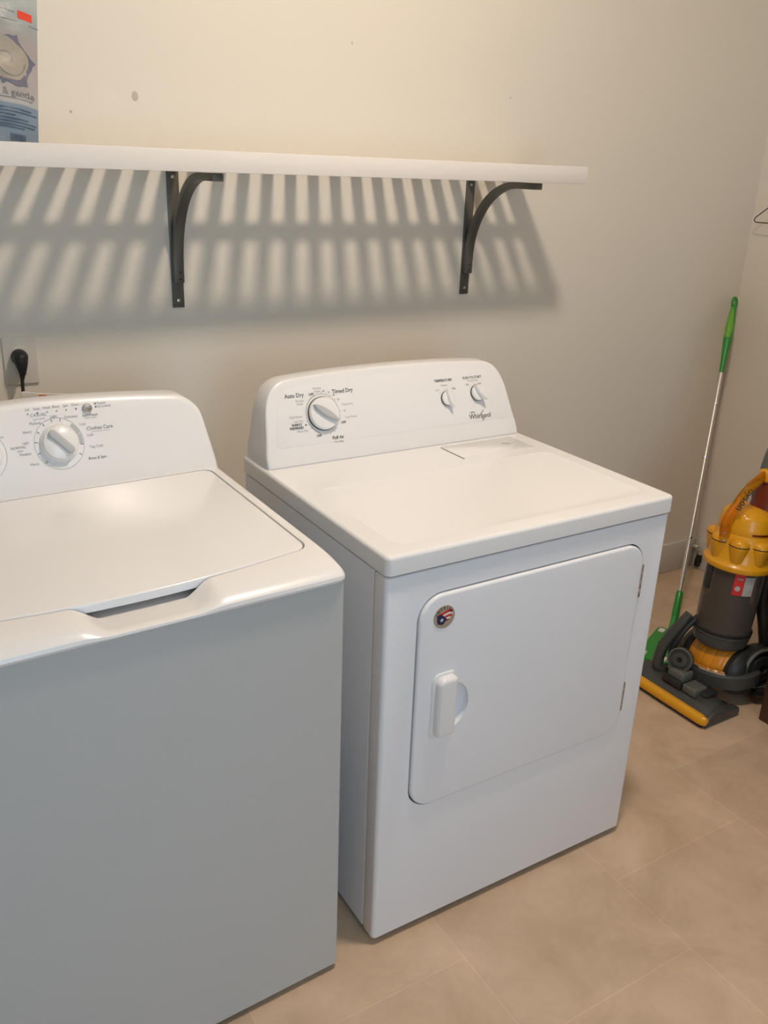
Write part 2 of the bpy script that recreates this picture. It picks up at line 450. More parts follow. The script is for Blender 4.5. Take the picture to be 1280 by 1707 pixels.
# ------------------------------------------------------------------ ceiling lamp (behind and above the picture)
t = thing('ceiling_light', 'round white ceiling light with glowing dome above the dryer, outside the picture', 'ceiling light', (LAMP[0], LAMP[1], ZC))
b = BM(); lathe(b, [(0, 0), (.16, 0), (.165, -.012), (.155, -.022), (0, -.022)]); part('mounting_plate', b, M['trim'], t)
b = BM(); lathe(b, [(.090, -.022), (.095, -.035), (.088, -.055), (.068, -.070), (.032, -.079), (0, -.082)]); part('dome_shade', b, M['diffuser'], t)

# ------------------------------------------------------------------ dryer
W, D, H, LID = 0.737, 0.6555, 0.9074, 0.0388
S0 = H-LID            # seam height
YC = -0.1307
DRYP = Vector((W/2, -D/2, ZF))
t = thing('clothes_dryer', 'white front-loading clothes dryer with square door and three-knob console', 'dryer', DRYP)
dryer = t
# cabinet (side panels)
b = BM()
bevprism(b, rrect(W/2, (-D+.045)/2-.0, W-.002, D-.045, .006, 4), S0-.003, 0, 0, fn=lambda u, v, w_: (u, v, -.002+w_))
part('cabinet', b, M['enamel_soft'], t, world=True)
# front panel: wraps round the side for 4 cm
b = BM()
bevprism(b, rrect(W/2, -D+.0205, W, .041, [.0105, .002, .002, .0105], 6), S0-.0035, .003, .003, 3, fn=lambda u, v, w_: (u, v, -.002+w_))
fp = part('front_panel', b, M['enamel_soft'], t, world=False)
for v in fp.data.vertices: pass
DX0, DX1, DZ0, DZ1 = 0.0745, 0.6690, 0.318, 0.808
dc = ((DX0+DX1)/2, (DZ0+DZ1)/2); dw, dh = DX1-DX0, DZ1-DZ0
c = BM()
bevprism(c, rrect(dc[0], dc[1], dw+.007, dh+.007, .056, 10), .034, 0, 0, fn=lambda u, v, w_: (u, -D-.012+w_, v))
cut(fp, c)
fp.data.transform(Matrix.Translation(-DRYP))
# black sheet standing in for the shade in the door gap
b = BM(); bevprism(b, rrect(dc[0], dc[1], dw+.006, dh+.006, .055, 8), .002, 0, 0, fn=lambda u, v, w_: (u, -D+.0195+w_, v))
part('door_gap_shade', b, M['dark'], t, world=True)
# door
b = BM()
bevprism(b, rrect(dc[0], dc[1], dw, dh, .053, 12), .025, .006, 0, 5, fn=lambda u, v, w_: (u, -D-.0065+w_, v))
door = part('door', b, M['enamel_soft'], t)
c = BM()
bmesh.ops.create_uvsphere(c, u_segments=40, v_segments=24, radius=1.0)
bmesh.ops.transform(c, verts=c.verts, matrix=Matrix.Translation((.1605, -D-.006, .549)) @ Matrix.Diagonal((.0435, .0235, .054, 1)))
cut(door, c)
door.data.transform(Matrix.Translation(-DRYP))
# handle: flange and bar
b = BM()
bevprism(b, rrect(.1365, .5585, .053, .150, [.0042, .0042, .018, .011], 8), .008, .003, 0, 4, fn=lambda u, v, w_: (u, -D-.0095+w_, v))
bevprism(b, rrect(.1405, .559, .046, .136, [.0095, .0095, .016, .0105], 8), .032, .009, 0, 6, fn=lambda u, v, w_: (u, -D-.026+w_, v))
part('door_handle', b, M['plastic'], door, world=True)
# hinges
for z0, z1 in ((.672, .753), (.370, .448)):
    b = BM(); box(b, .6655, .6745, -D-.0045, -D+.004, z0, z1, .0012, 2)
    for k in range(3): box(b, .6675, .6725, -D-.0065, -D-.004, z0+.012+k*.022, z0+.022+k*.022, .0008, 1)
    part('door_hinge', b, M['steel'], t, world=True)
# badge
b = BM()
by = -D-.0065
BX, BZ, BR_ = .129, .759, .0245
bevprism(b, circle(BX, BZ, BR_, 40), .0012, .0005, 0, 2, fn=lambda u, v, w_: (u, by-.0012+w_, v), mi=0)
f1 = lambda u, v: (BX+u*1.18, by-.0014, BZ+v*1.18)
f2 = lambda u, v: (BX+u*1.18, by-.0016, BZ+v*1.18)
stripes = [(.010, .0052, .0145), (.0052, .0012, .0165), (.0012, -.0030, .0150), (-.0030, -.0068, .0120), (-.0068, -.0095, .009)]
for k, (z1, z0, xr) in enumerate(stripes):
    pts = []
    for i in range(9):
        x = -.010+(xr+.010)*i/8; pts.append((x, z0+.0022*math.sin(x*170)))
    for i in range(8, -1, -1):
        x = -.010+(xr+.010)*i/8; pts.append((x, z1+.0022*math.sin(x*170)))
    poly2d(b, pts, f1, 1 if k % 2 == 0 else 2)
poly2d(b, [(-.0145, .004), (-.010, .0065), (-.004, .004), (.002, -.001), (.006, -.006), (.002, -.008), (-.001, -.0125), (-.005, -.0135), (-.009, -.0115), (-.012, -.0115), (-.0145, -.005)], f2, 3)
star = [((.0042 if i % 2 == 0 else .0018)*math.cos(PI/2+i*PI/5)-.005, (.0042 if i % 2 == 0 else .0018)*math.sin(PI/2+i*PI/5)-.0045) for i in range(10)]
f3 = lambda u, v: (BX+u*1.18, by-.0018, BZ+v*1.18)
poly2d(b, star, f3, 2)
for i, ch in enumerate('AMERICA'):
    a = math.radians(158-i*21.5)
    text2d(b, ch, .0165*math.cos(a), .0165*math.sin(a), .0072, f1, bold=.0003, mi=4, ang=a-PI/2)
part('badge', b, [M['tan'], M['red'], M['white_print'], M['navy'], M['ink']], door, world=True, smooth=False)
# top lid
b = BM()
bevprism(b, rrect(W/2, (-D-.004)/2, W+.006, D+.006, [.014, .008, .008, .014], 6), LID-.001, .008, 0, 6, fn=lambda u, v, w_: (u, v, H-w_))
top = part('top_lid', b, M['enamel'], t)
c = BM()
bevprism(c, rrect(.370, -.452, .655, .335, .035, 8), .012, 0.0, 0.0018, 4, fn=lambda u, v, w_: (u, v, H+.0109-w_))
cut(top, c)
top.data.transform(Matrix.Translation(-DRYP))
# lint screen lid
b = BM()
bevprism(b, rrect(.578, -.196, .222, .102, .002, 2), .002, .0008, 0, 2, fn=lambda u, v, w_: (u, v, H+.0012-w_))
box(b, .464, .4665, -.249, -.150, H-.001, H+.0016, 0, mi=1)
poly2d(b, [(.629, -.180), (.6335, -.1965), (.652, -.1965)], lambda u, v: (u, v, H+.00135), 1)
poly2d(b, [(.6355, -.1935), (.634, -.188), (.641, -.1935)], lambda u, v: (u, v, H+.00145), 0)
part('lint_screen_door', b, [M['enamel'], M['ink_light']], t, world=True)
# console
def dcy(z): return YC+.42*(z-H)
cx = W/2
half = [(.362, H-.001), (.3625, .93), (.355, .97), (.347, 1.02), (.340, 1.046), (.331, 1.064), (.318, 1.079), (.300, 1.089), (.275, 1.0935), (.18, 1.0995), (.09, 1.1020)]
outl = [(cx+u, v) for u, v in half]+[(cx, 1.1028)]+[(cx-u, v) for u, v in half[::-1]]
def resample(pts, n=4):
    P = [Vector(p) for p in pts]
    o, _ = catmull(P, 1.0, n)
    return [tuple(p) for p in o]
outl = resample(outl, 4)
def cfn(u, v, w_):
    k = 1-min(1, max(0, w_)/.13)
    return (u, dcy(v)*k+(-.006)*(1-k), v)
def cfn2(u, v, w_):
    y0 = dcy(v); yb = -.004
    return (u, y0+(yb-y0)*w_/.126, v)
b = BM(); bevprism(b, outl, .126, .0075, .006, 6, fn=cfn2); 
part('control_console', b, M['plastic'], t, world=True)
console = b and [o for o in t.children if o.name.startswith('control_console')][0]
# raised fascia with rounded corners
b = BM()
fo = [(cx+u, v) for u, v in ((.325, .950), (.332, .962), (.322, 1.02), (.312, 1.048), (.298, 1.066), (.27, 1.076), (.15, 1.083))]+[(cx, 1.085)]+[(cx-u, v) for u, v in ((.15, 1.083), (.27, 1.076), (.298, 1.066), (.312, 1.048), (.322, 1.02), (.332, .962), (.325, .950))]
bevprism(b, resample(fo, 4), .003, .0005, 0, 3, fn=lambda u, v, w_: (u, dcy(v)-.0005+w_, v))
part('console_fascia', b, M['plastic'], console, world=True)
# printing on the console
fd = lambda u, v: (u, dcy(v)-.0009, v)
LB = dict(timer=BM(), temperature=BM(), start=BM(), brand=BM())
b = LB['timer']
def lb(x, z): return LB['timer' if x < .3 else 'temperature' if x < .565 else 'start' if z > 1.0 else 'brand']
for s, x, z, sz, bd, mi in (
    ('Auto Dry', .099, 1.058, .0125, .0003, 0), ('Timed Dry', .226, 1.058, .0125, .0003, 0), ('OFF', .143, 1.057, .0075, .0003, 0),
    ('Wrinkle', .160, 1.069, .0065, 0, 1), ('Shield', .160, 1.0625, .0065, 0, 1),
    ('80', .176, 1.0615, .006, 0, 0), ('70', .189, 1.0575, .006, 0, 0), ('60', .201, 1.051, .006, 0, 0), ('50', .211, 1.040, .006, 0, 0),
    ('Wrinkle', .110, 1.0455, .0065, 0, 1), ('Shield', .110, 1.039, .0065, 0, 1),
    ('Cool Down', .094, 1.0125, .0068, 0, 1), ('Less Dry', .099, 1.003, .0068, 0, 1),
    ('ENERGY', .094, .9955, .0070, .0003, 0), ('PREFERRED', .092, .9885, .0070, .0003, 0), ('More Dry', .106, .981, .0068, 0, 1),
    ('OFF', .146, .967, .0075, .0003, 0), ('Fluff Air', .194, .958, .0095, .0003, 0), ('No Heat', .195, .949, .0068, 0, 1),
    ('OFF', .215, .989, .0075, .0003, 0), ('Cool Down', .238, .9995, .0065, 0, 1), ('10', .222, 1.014, .0065, 0, 0),
    ('Damp Dry', .234, 1.028, .0070, 0, 1),
    ('TEMPERATURE', .517, 1.057, .0082, .0003, 0), ('Medium', .518, 1.0455, .0060, 0, 1), ('Low', .495, 1.036, .0065, 0, 1), ('High', .546, 1.036, .0065, 0, 0),
    ('PUSH TO START', .609, 1.057, .0082, .0002, 0), ('Turn and Push', .609, 1.0495, .0058, 0, 1), ('ON', .590, 1.041, .0065, 0, 0), ('OFF', .629, 1.040, .0065, 0, 0),
    ('estate', .592, .9745, .0060, .0001, 0),
    ('Whirlpool', .615, .9635, .0165, .0003, 0)):
    text2d(lb(x, z), s, x, z, sz, fd, bold=bd, mi=mi)
KX, KZ = .165, 1.013
for a in (97, 84, 70, 55, 38, 3, -18, -50, -62, -76, 195, 205, 218):
    ca, sa = math.cos(math.radians(a)), math.sin(math.radians(a))
    bar2d(b, KX+.0445*ca, KZ+.0445*sa, KX+.0475*ca, KZ+.0475*sa, .0008, fd, 0)
ring2d(b, KX, KZ, .0435, .0007, fd, a0=math.radians(-75), a1=math.radians(105), mi=1)
ring2d(b, KX, KZ, .0435, .0016, fd, a0=math.radians(105), a1=math.radians(250), mi=1)
poly2d(b, circle(.1165, .9935, .0022, 12), fd, 0)
for (x, z) in ((.521, 1.014), (.617, 1.019)):
    for a in (35, 140):
        ca, sa = math.cos(math.radians(a)), math.sin(math.radians(a))
        bar2d(lb(x, z), x+.023*ca, z+.023*sa, x+.026*ca, z+.026*sa, .0007, fd, 0)
# the ellipse swoosh round the brand name
for i in range(2):
    pts = []
    A0 = math.radians(30 if i == 0 else 215); 
    N = 14
    for k in range(N+1):
        a = A0+math.radians(75)*k/N
        pts.append((a, .0003+.0012*math.sin(PI*k/N)))
    R_ = math.radians(52)
    def el(a, d): 
        x, y = (.0165+d)*math.cos(a), (.0065+d)*math.sin(a)
        return (.624+x*math.cos(R_)-y*math.sin(R_), .9635+x*math.sin(R_)+y*math.cos(R_))
    poly2d(LB['brand'], [el(a, -w_) for a, w_ in pts]+[el(a, w_) for a, w_ in pts[::-1]], fd, 1)
for k_, b in LB.items(): part(k_+'_lettering', b, [M['ink'], M['ink_light']], console, world=True, smooth=False)
# knobs on a sloped plane
def plane_matrix(x, z, yfun, slope):
    """local frame: X right, Y up the face, Z out of the face"""
    n = Vector((0, -1, slope)).normalized()
    yv = Vector((0, slope, 1)).normalized()
    mm = Matrix(((1, 0, 0), (0, yv.y, yv.z), (0, n.y, n.z))).transposed()
    mm = Matrix((Vector((1, 0, 0)), yv, n)).transposed().to_4x4()
    mm.translation = (x, yfun(z), z)
    return mm
def lens(L, wd, n=14, p=1.0):
    pts = []
    for i in range(n+1):
        s = -1+2*i/n; pts.append((L*s, -wd*(1-abs(s)**2)**p))
    for i in range(n-1, 0, -1):
        s = -1+2*i/n; pts.append((L*s, wd*(1-abs(s)**2)**p))
    return pts
def knob(name, parent, mtx, R0, hgt, ridgeL, ridgeW, ang, ridge_h, ridge_mat, world=True, shift=0.0, base_r=1.04):
    b = BM()
    lathe(b, [(R0*base_r, 0), (R0*base_r, .0035), (R0*.96, .0038), (0, .0038)], n=48, M4=mtx)
    part(name+'_ring', b, M['knob_shade'], parent, world=world)  # dark ring painted in for the shadow gap under the knob
    b = BM()
    lathe(b, [(R0*.93, .0036), (R0, .0050), (R0*.985, hgt*.75), (R0*.93, hgt*.95), (R0*.86, hgt), (0, hgt+.0012)], n=48, M4=mtx)
    k = part(name, b, M['plastic'], parent, world=world)
    b = BM()
    rot = Matrix.Rotation(ang, 4, 'Z')
    pts = [(u+shift, v) for u, v in lens(ridgeL, ridgeW, p=.6)]
    bevprism(b, pts, ridge_h+.004, ridgeW*.45, 0, 4, fn=lambda u, v, w_: (u, v, hgt+ridge_h-w_))
    bmesh.ops.transform(b, verts=b.verts, matrix=mtx @ rot)
    part(name+'_grip', b, ridge_mat, k, world=world)
    return k
mt_ = plane_matrix(KX, KZ, lambda z: dcy(z)-.0009, .42)
knob('timer_knob', t, mt_, .0385, .014, .036, .0085, math.radians(-37), .010, M['grip'])
mt_ = plane_matrix(.521, 1.014, lambda z: dcy(z)-.0009, .42)
knob('temperature_knob', t, mt_, .0185, .010, .024, .0055, math.radians(-74), .010, M['plastic'], shift=.002)
mt_ = plane_matrix(.617, 1.019, lambda z: dcy(z)-.0009, .42)
knob('start_knob', t, mt_, .0205, .012, .025, .0065, math.radians(-52), .012, M['plastic'], shift=.002)
# base
b = BM(); box(b, .012, W-.012, -D+.02, -.01, ZF+.008, .002)
part('base_frame', b, M['dark'], t, world=True)
for x in (.05, W-.05):
    for y in (-D+.05, -.05):
        b = BM(); lathe(b, [(0, 0), (.02, 0), (.02, .006), (.008, .009), (.008, .02), (0, .02)], n=20, M4=Matrix.Translation((x, y, ZF))); part('foot', b, M['black'], t, world=True)

# ------------------------------------------------------------------ washer (local frame: a = right-left (0 = right side), b = depth)
WW, WD = 0.68, 0.66
t = thing('washing_machine', 'white top-loading washing machine with silver dial console at the left', 'washing machine', (-.089, -.6655, ZF), 0.0373)
washer = t
dz = -ZF
b = BM()
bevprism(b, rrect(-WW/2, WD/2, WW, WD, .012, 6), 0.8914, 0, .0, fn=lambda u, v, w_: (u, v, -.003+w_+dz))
part('cabinet', b, M['washer_shaded'], t)
# top panel
def sm(x): x = max(0, min(1, x)); return x*x*(3-2*x)
def prof(a):
    """front-edge profile (b,z) blended between plain nose and finger scoop"""
    plain = [(-.006, .889), (-.0085, .894), (-.007, .900), (.000, .9065), (.012, .9115), (.030, .9150), (.052, .9180), (.075, .9200), (.10, .9212), (.125, .922)]
    scoop = [(-.006, .889), (-.0080, .8915), (-.0072, .8950), (-.001, .8975), (.010, .8962), (.024, .8935), (.044, .8920), (.070, .8915), (.10, .8915), (.125, .8915)]
    s = sm((a+.455)/.055)*sm((-.222-a)/.055)
    return [(p[0]+(q[0]-p[0])*s, p[1]+(q[1]-p[1])*s) for p, q in zip(plain, scoop)], s
def topz(a, bb):
    # deck rises gently to the back; edges rounded towards the sides
    z = .922+(bb-.125)*.030
    return z
avals = sorted(set([0, -.0015, -.004, -.008, -.014]+[-.02-i*.008 for i in range(81)]+[-WW, -WW+.0015, -WW+.004, -WW+.008, -WW+.014]))
avals = [a for a in avals if -WW <= a <= 0]
bv = [.15, .2, .3, .4, .5, .55, .62, WD]
b = BM(); grid = []
for a in avals:
    e = min(-a, WW+a)                      # distance from the side
    drop = .012*(1-math.sqrt(max(0, 1-(1-min(e/.014, 1))**2)))
    row, s = prof(a)
    col = []
    cr = .02                                # rounded front corners in plan
    back = cr-math.sqrt(max(0, cr*cr-(cr-min(e, cr))**2)) if e < cr else 0
    for i, (p, z) in enumerate(row):
        k = max(0, 1-i/7.0)
        col.append((a, p+back*k, z-(drop*min(1, i/4.0) if i > 0 else 0)))
    for bb in bv: 
        zz = topz(a, bb)-drop
        if s > 0 and bb < .5: zz = zz+(.8915-zz)*s
        col.append((a, bb, zz))
    col.append((a, WD, .889))
    grid.append([b.verts.new((x, y, z+dz)) for x, y, z in col])
for A_, B_ in zip(grid, grid[1:]):
    for i in range(len(A_)-1): b.faces.new((A_[i], B_[i], B_[i+1], A_[i+1]))
b.faces.new([g[0] for g in grid]+[g[-1] for g in grid[::-1]])
b.faces.new(grid[0]); b.faces.new(grid[-1][::-1])
tp = part('top_panel', b, M['plastic'], t, angle=50)
def lid_outline(gp):
    pts = []
    x1, x0 = -.028+gp, -WW+.028-gp
    def fb(a):  # bowed front edge
        s = (a+WW/2)/(WW/2-.028); return .060+.030*s*s
    N = 24; r = .030
    xs0, xs1 = x0+r, x1-r
    for i in range(N+1):
        a = xs0+(xs1-xs0)*i/N; pts.append((a, fb(a)-gp))
    for k in range(1, 9):
        th = -PI/2+PI/2*k/8; pts.append((xs1+r*math.cos(th), fb(xs1)-gp+r+r*math.sin(th)+.0))
    yb = .532+gp; rb = .022
    for k in range(0, 7):
        th = PI/2*k/6; pts.append((x1-rb+rb*math.cos(th), yb-rb+rb*math.sin(th)))
    for k in range(0, 7):
        th = PI/2+PI/2*k/6; pts.append((x0+rb+rb*math.cos(th), yb-rb+rb*math.sin(th)))
    for k in range(0, 8):
        th = PI+PI/2*k/8; pts.append((xs0+r*math.cos(th), fb(xs0)-gp+r+r*math.sin(th)))
    return pts
c = BM()
bevprism(c, lid_outline(.0028), .12, 0, 0, fn=lambda u, v, w_: (u, v, .96-w_*(.96-.8912)/.12+dz))
cut(tp, c)
b = BM()
bevprism(b, lid_outline(0.0), .016, .0035, .002, 4, fn=lambda u, v, w_: (u, v, topz(u, v)+.0005-w_+dz))
part('lid', b, M['enamel'], t)
# console
Z0 = .932
def wcb(z):
    return .537+.45*(z-Z0)
cxw = -WW/2
half = [(.339, Z0-.012), (.3385, .940), (.337, .955), (.331, .996), (.324, 1.041), (.317, 1.057), (.303, 1.072), (.286, 1.082), (.264, 1.087), (.17, 1.0945), (.08, 1.099)]
outl = resample([(cxw+u, v) for u, v in half]+[(cxw, 1.1005)]+[(cxw-u, v) for u, v in half[::-1]], 4)
def wfn(u, v, w_):
    y0 = wcb(v); yb = WD-.002
    return (u, y0+(yb-y0)*w_/.12, v+dz)
b = BM(); bevprism(b, outl, .12, .014, .008, 7, fn=wfn)
cons = part('control_console', b, M['plastic'], t)
# washer printing
fwp = lambda u, v: (u+.009, wcb(v-.010)-.0008, v-.010+dz)
b = BM()
for s, x, z, sz, bd, mi in (
    ('Lid', -.380, 1.0985, .0065, 0, 1), ('Soak', -.362, 1.0985, .0065, 0, 1), ('Wash', -.343, 1.0985, .0065, 0, 1), ('Rinse', -.325, 1.0985, .0065, 0, 1), ('Spin', -.306, 1.0985, .0065, 0, 1), ('Done', -.287, 1.0985, .0065, 0, 1),
    ('Start/Pause', -.262, 1.0765, .0068, .0001, 1), ('hold to cancel', -.262, 1.0715, .0042, 0, 1),
    ('Power', -.235, 1.0965, .0066, 0, 1), ('Lid Locked', -.231, 1.0905, .0062, 0, 1),
    ('CASUAL', -.361, 1.087, .0085, 0, 1), ('perm press', -.361, 1.080, .0050, 0, 1), ('Medium', -.370, 1.0725, .0068, 0, 1), ('Light', -.333, 1.0815, .0068, 0, 1),
    ('Delicates', -.300, 1.0775, .0070, 0, 1), ('Heavy', -.388, 1.0585, .0066, 0, 1), ('Light', -.395, 1.0395, .0066, 0, 1),
    ('NORMAL', -.410, 1.0325, .0070, 0, 1), ('regular', -.408, 1.0265, .0045, 0, 1), ('Medium', -.399, 1.0195, .0066, 0, 1), ('Heavy', -.386, 1.0000, .0066, 0, 1),
    ('Cold', -.281, 1.0610, .0064, 0, 1), ('Clothes Care', -.248, 1.0515, .0098, .0001, 1), ('Cold', -.270, 1.0395, .0064, 0, 1), ('Tap Cold', -.262, 1.0175, .0070, 0, 1), ('Rinse & Spin', -.264, .9965, .0072, 0, 0)):
    text2d(b, s, x, z, sz, fwp, bold=bd, mi=mi)
WKX, WKZ = -.332, 1.031
ring2d(b, WKX, WKZ, .0475, .0006, fwp, mi=1)
for a, L_ in ((99, 0), (77, 0), (122, 0), (146, 0), (171, 0), (198, 0), (225, 0), (-33, 0), (-8, 0)):
    ca, sa = math.cos(math.radians(a)), math.sin(math.radians(a))
    bar2d(b, WKX+.0405*ca, WKZ+.0405*sa, WKX+.0465*ca, WKZ+.0465*sa, .0011, fwp, 0)
ring2d(b, WKX, WKZ, .0425, .0065, fwp, n=16, a0=math.radians(20), a1=math.radians(48), mi=2)
ring2d(b, WKX, WKZ, .0425, .0065, fwp, n=16, a0=math.radians(-6), a1=math.radians(18), mi=2)
ring2d(b, -.478, 1.026, .0455, .0006, fwp, mi=1)
text2d(b, 'Hot', -.437, 1.055, .006, fwp, mi=1)
bar2d(b, -.268, 1.045, -.228, 1.045, .0005, fwp, 1)
part('printed_lettering', b, [M['ink'], M['ink_light'], M['grip']], cons, smooth=False)
for i, x in enumerate((-.380, -.362, -.343, -.325, -.306, -.287)):
    b = BM(); lathe(b, [(.0017, 0), (.0014, .0008), (0, .001)], n=12, M4=plane_matrix(x+.009, 1.0805+dz, lambda z: wcb(z-dz)-.0006, .45))
    part('indicator_light', b, M['ink'] if i in (1, 5) else (M['led'] if i > 1 else M['ink_light']), cons)
for z in (1.0965, 1.0905):
    b = BM(); lathe(b, [(.0017, 0), (.0014, .0008), (0, .001)], n=12, M4=plane_matrix(-.2385, z-.010+dz, lambda z: wcb(z-dz)-.0006, .45))
    part('indicator_light', b, M['ink'], cons)
b = BM(); lathe(b, [(.0100, 0), (.0100, .003), (.0085, .0042), (.0075, .0034), (.003, .0040), (0, .0042)], n=32, M4=plane_matrix(-.2565, 1.0785+dz, lambda z: wcb(z-dz)-.0003, .45))
part('start_button', b, M['chrome'], cons)
def wknob(x, z, ang):
    mtx = plane_matrix(x+.009, z-.010+dz, lambda q: wcb(q-dz)-.0003, .45)
    b = BM()
    lathe(b, [(.0375, 0), (.0375, .004), (.0360, .0075), (.0345, .0085), (.0325, .016), (.024, .020), (.012, .0215), (0, .022)], n=56, M4=mtx)
    k = part('cycle_knob', b, M['plastic'], t)
    b = BM(); rot = Matrix.Rotation(ang, 4, 'Z')
    bevprism(b, rrect(0, 0, .060, .0165, .0075, 6), .020, .004, 0, 4, fn=lambda u, v, w_: (u, v, .0275-w_-.000))
    bmesh.ops.transform(b, verts=b.verts, matrix=mtx @ rot)
    part('cycle_knob_grip', b, M['grip'], k)
    b = BM()
    ca, sa = math.cos(ang), math.sin(ang)
    bar2d(b, -.031*ca-.016*sa*-1*0+.0085, -.031*sa+.0005, -.024*ca+.0085, -.024*sa+.0005, .0012, lambda u, v: tuple(mtx @ Vector((u, v, .0212-((u*u+v*v)**.5)*.12))), 0)
    part('cycle_knob_mark', b, M['ink'], k, smooth=False)
wknob(WKX, WKZ, math.radians(-50))
wknob(-.478, 1.026, math.radians(-60))
b = BM(); box(b, -WW+.012, -.012, .02, WD-.01, .006, .02); part('base_frame', b, M['dark'], t)
for x in (-.05, -WW+.05):
    for y in (.05, WD-.05):
        b = BM(); lathe(b, [(0, 0), (.02, 0), (.02, .006), (.008, .009), (.008, .02), (0, .02)], n=20, M4=Matrix.Translation((x, y, 0))); part('foot', b, M['black'], t)

# ------------------------------------------------------------------ shelf
SZ, ST, SY = 1.5326, .0446, G-.3261
SX0, SX1 = -1.25, 1.0781
t = thing('wall_shelf', 'long white slatted wall shelf with a solid front edge above both machines', 'shelf', ((SX0+SX1)/2, (SY+G)/2, SZ))
b = BM(); box(b, SX0, SX1, SY, SY+.018, SZ, SZ+ST, .0012, 2); part('front_board', b, M['shelf'], t, world=True)
b = BM(); box(b, SX0, SX1, G-.018, G-.0005, SZ+.0175, SZ+ST-.014, .001, 1); part('back_rail', b, M['shelf'], t, world=True)
b = BM(); box(b, SX0, SX1, G-.177, G-.147, SZ+.0155, SZ+ST-.014, .001, 1); part('middle_rail', b, M['shelf'], t, world=True)
PIT = .0646
k = 0
xs = 1.0323
while True:
    x1 = xs-k*PIT+.0162; x0 = xs-k*PIT-.0162
    if x0 < SX0: break
    if k == 0: x1 = SX1
    b = BM(); box(b, x0, x1, SY+.018, G-.0005, SZ+ST-.014, SZ+ST, .001, 1); part('slat', b, M['shelf'], t, world=True)
    k += 1
def bracket(xc, label, group):
    t = thing('shelf_bracket', label, 'shelf bracket', (xc, G, SZ-.335), 0, group)
    b = BM(); box(b, xc-.0155, xc+.0155, G-.005, G-.0003, SZ-.336, SZ-.002, .001, 2); part('wall_plate', b, M['bracket'], t, world=True)
    # curved arm: rises on the plate, swings forward under the shelf
    b = BM()
    pth = []
    y0 = G-.014; y1 = G-.314
    pth += [(y0, SZ-.272), (y0, SZ-.235)]
    N = 16
    ry, rz = .205, .222
    for i in range(N+1):
        a = PI/2*i/N
        pth.append((y0-ry*(1-math.cos(a)), SZ-.232+rz*math.sin(a)))
    pth += [(y1+.04, SZ-.010), (y1, SZ-.010)]
    wdt, th = .013, .0085
    rings = []
    for i in range(len(pth)):
        p0 = pth[max(0, i-1)]; p1 = pth[min(len(pth)-1, i+1)]
        tx, tz = p1[0]-p0[0], p1[1]-p0[1]; l = math.hypot(tx, tz); nx, nz = -tz/l, tx/l
        y, z = pth[i]
        rings.append([b.verts.new((xc+sx*wdt, y+s*nx*th, z+s*nz*th)) for sx, s in ((-1, -1), (1, -1), (1, 1), (-1, 1))])
    for A_, B_ in zip(rings, rings[1:]):
        for q in range(4): b.faces.new((A_[q], A_[(q+1) % 4], B_[(q+1) % 4], B_[q]))
    b.faces.new(rings[0][::-1]); b.faces.new(rings[-1])
    bmesh.ops.recalc_face_normals(b, faces=b.faces)
    es = [e for e in b.edges if len(e.link_faces) == 2 and e.calc_face_angle(0) > 1.2]
    bmesh.ops.bevel(b, geom=es, offset=.0022, segments=2, affect='EDGES', profile=.5)
    part('curved_arm', b, M['bracket'], t, world=True)
    for z in (SZ-.318, SZ-.016):
        b = BM(); lathe(b, [(.0048, 0), (.0045, .0015), (.002, .0025), (0, .0022)], n=16, M4=Matrix.Translation((xc, G-.005, z)) @ Matrix.Rotation(PI/2, 4, 'X')); part('screw', b, M['steel'], t, world=True)
    for z in (SZ-.262, SZ-.245):
        b = BM(); lathe(b, [(.0026, 0), (.0024, .0008), (0, .001)], n=12, M4=Matrix.Translation((xc+.002, G-.0225, z)) @ Matrix.Rotation(PI/2, 4, 'X')); part('rivet', b, M['black'], t, world=True)
bracket(-.005, 'dark grey curved metal shelf bracket at the left, above the gap between the machines', 'curved metal brackets under the shelf')
bracket(.916, 'dark grey curved metal shelf bracket nearest the free right end of the shelf', 'curved metal brackets under the shelf')

# ------------------------------------------------------------------ pouch on the shelf
PBX, PBY, PBZ = -.483, .205, SZ+ST
t = thing('laundry_pouch', 'blue and white laundry powder pouch with cotton flower print standing on the shelf', 'pouch', (PBX, PBY, PBZ))
b = BM()
NU, NV = 22, 26
HT = .285
def pouch(u, v):                    # u -1..1, v 0..1
    wdt = .128+.026*v
    x = u*wdt
    th = .032*(1-v)**.55*(1-abs(u)**3)
    wr = .0015*math.sin(23*v+6*u)+.001*math.sin(40*v-11*u)
    return x, th+wr*(1-abs(u)**4), v*HT
fr = [[b.verts.new((pouch(-1+2*i/NU, j/NV)[0], -pouch(-1+2*i/NU, j/NV)[1]-.001, pouch(-1+2*i/NU, j/NV)[2])) for i in range(NU+1)] for j in range(NV+1)]
bk = [[b.verts.new((pouch(-1+2*i/NU, j/NV)[0], pouch(-1+2*i/NU, j/NV)[1]+.001, pouch(-1+2*i/NU, j/NV)[2])) for i in range(NU+1)] for j in range(NV+1)]
for gset in (fr, bk):
    for j in range(NV):
        for i in range(NU): b.faces.new((gset[j][i], gset[j][i+1], gset[j+1][i+1], gset[j+1][i]))
for j in range(NV):
    b.faces.new((fr[j][0], fr[j+1][0], bk[j+1][0], bk[j][0])); b.faces.new((fr[j][-1], bk[j][-1], bk[j+1][-1], fr[j+1][-1]))
for i in range(NU):
    b.faces.new((fr[0][i], bk[0][i], bk[0][i+1], fr[0][i+1])); b.faces.new((fr[-1][i], fr[-1][i+1], bk[-1][i+1], bk[-1][i]))
part('pouch_body', b, M['bag'], t)
body = [o for o in t.children if o.name.startswith('pouch_body')][0]
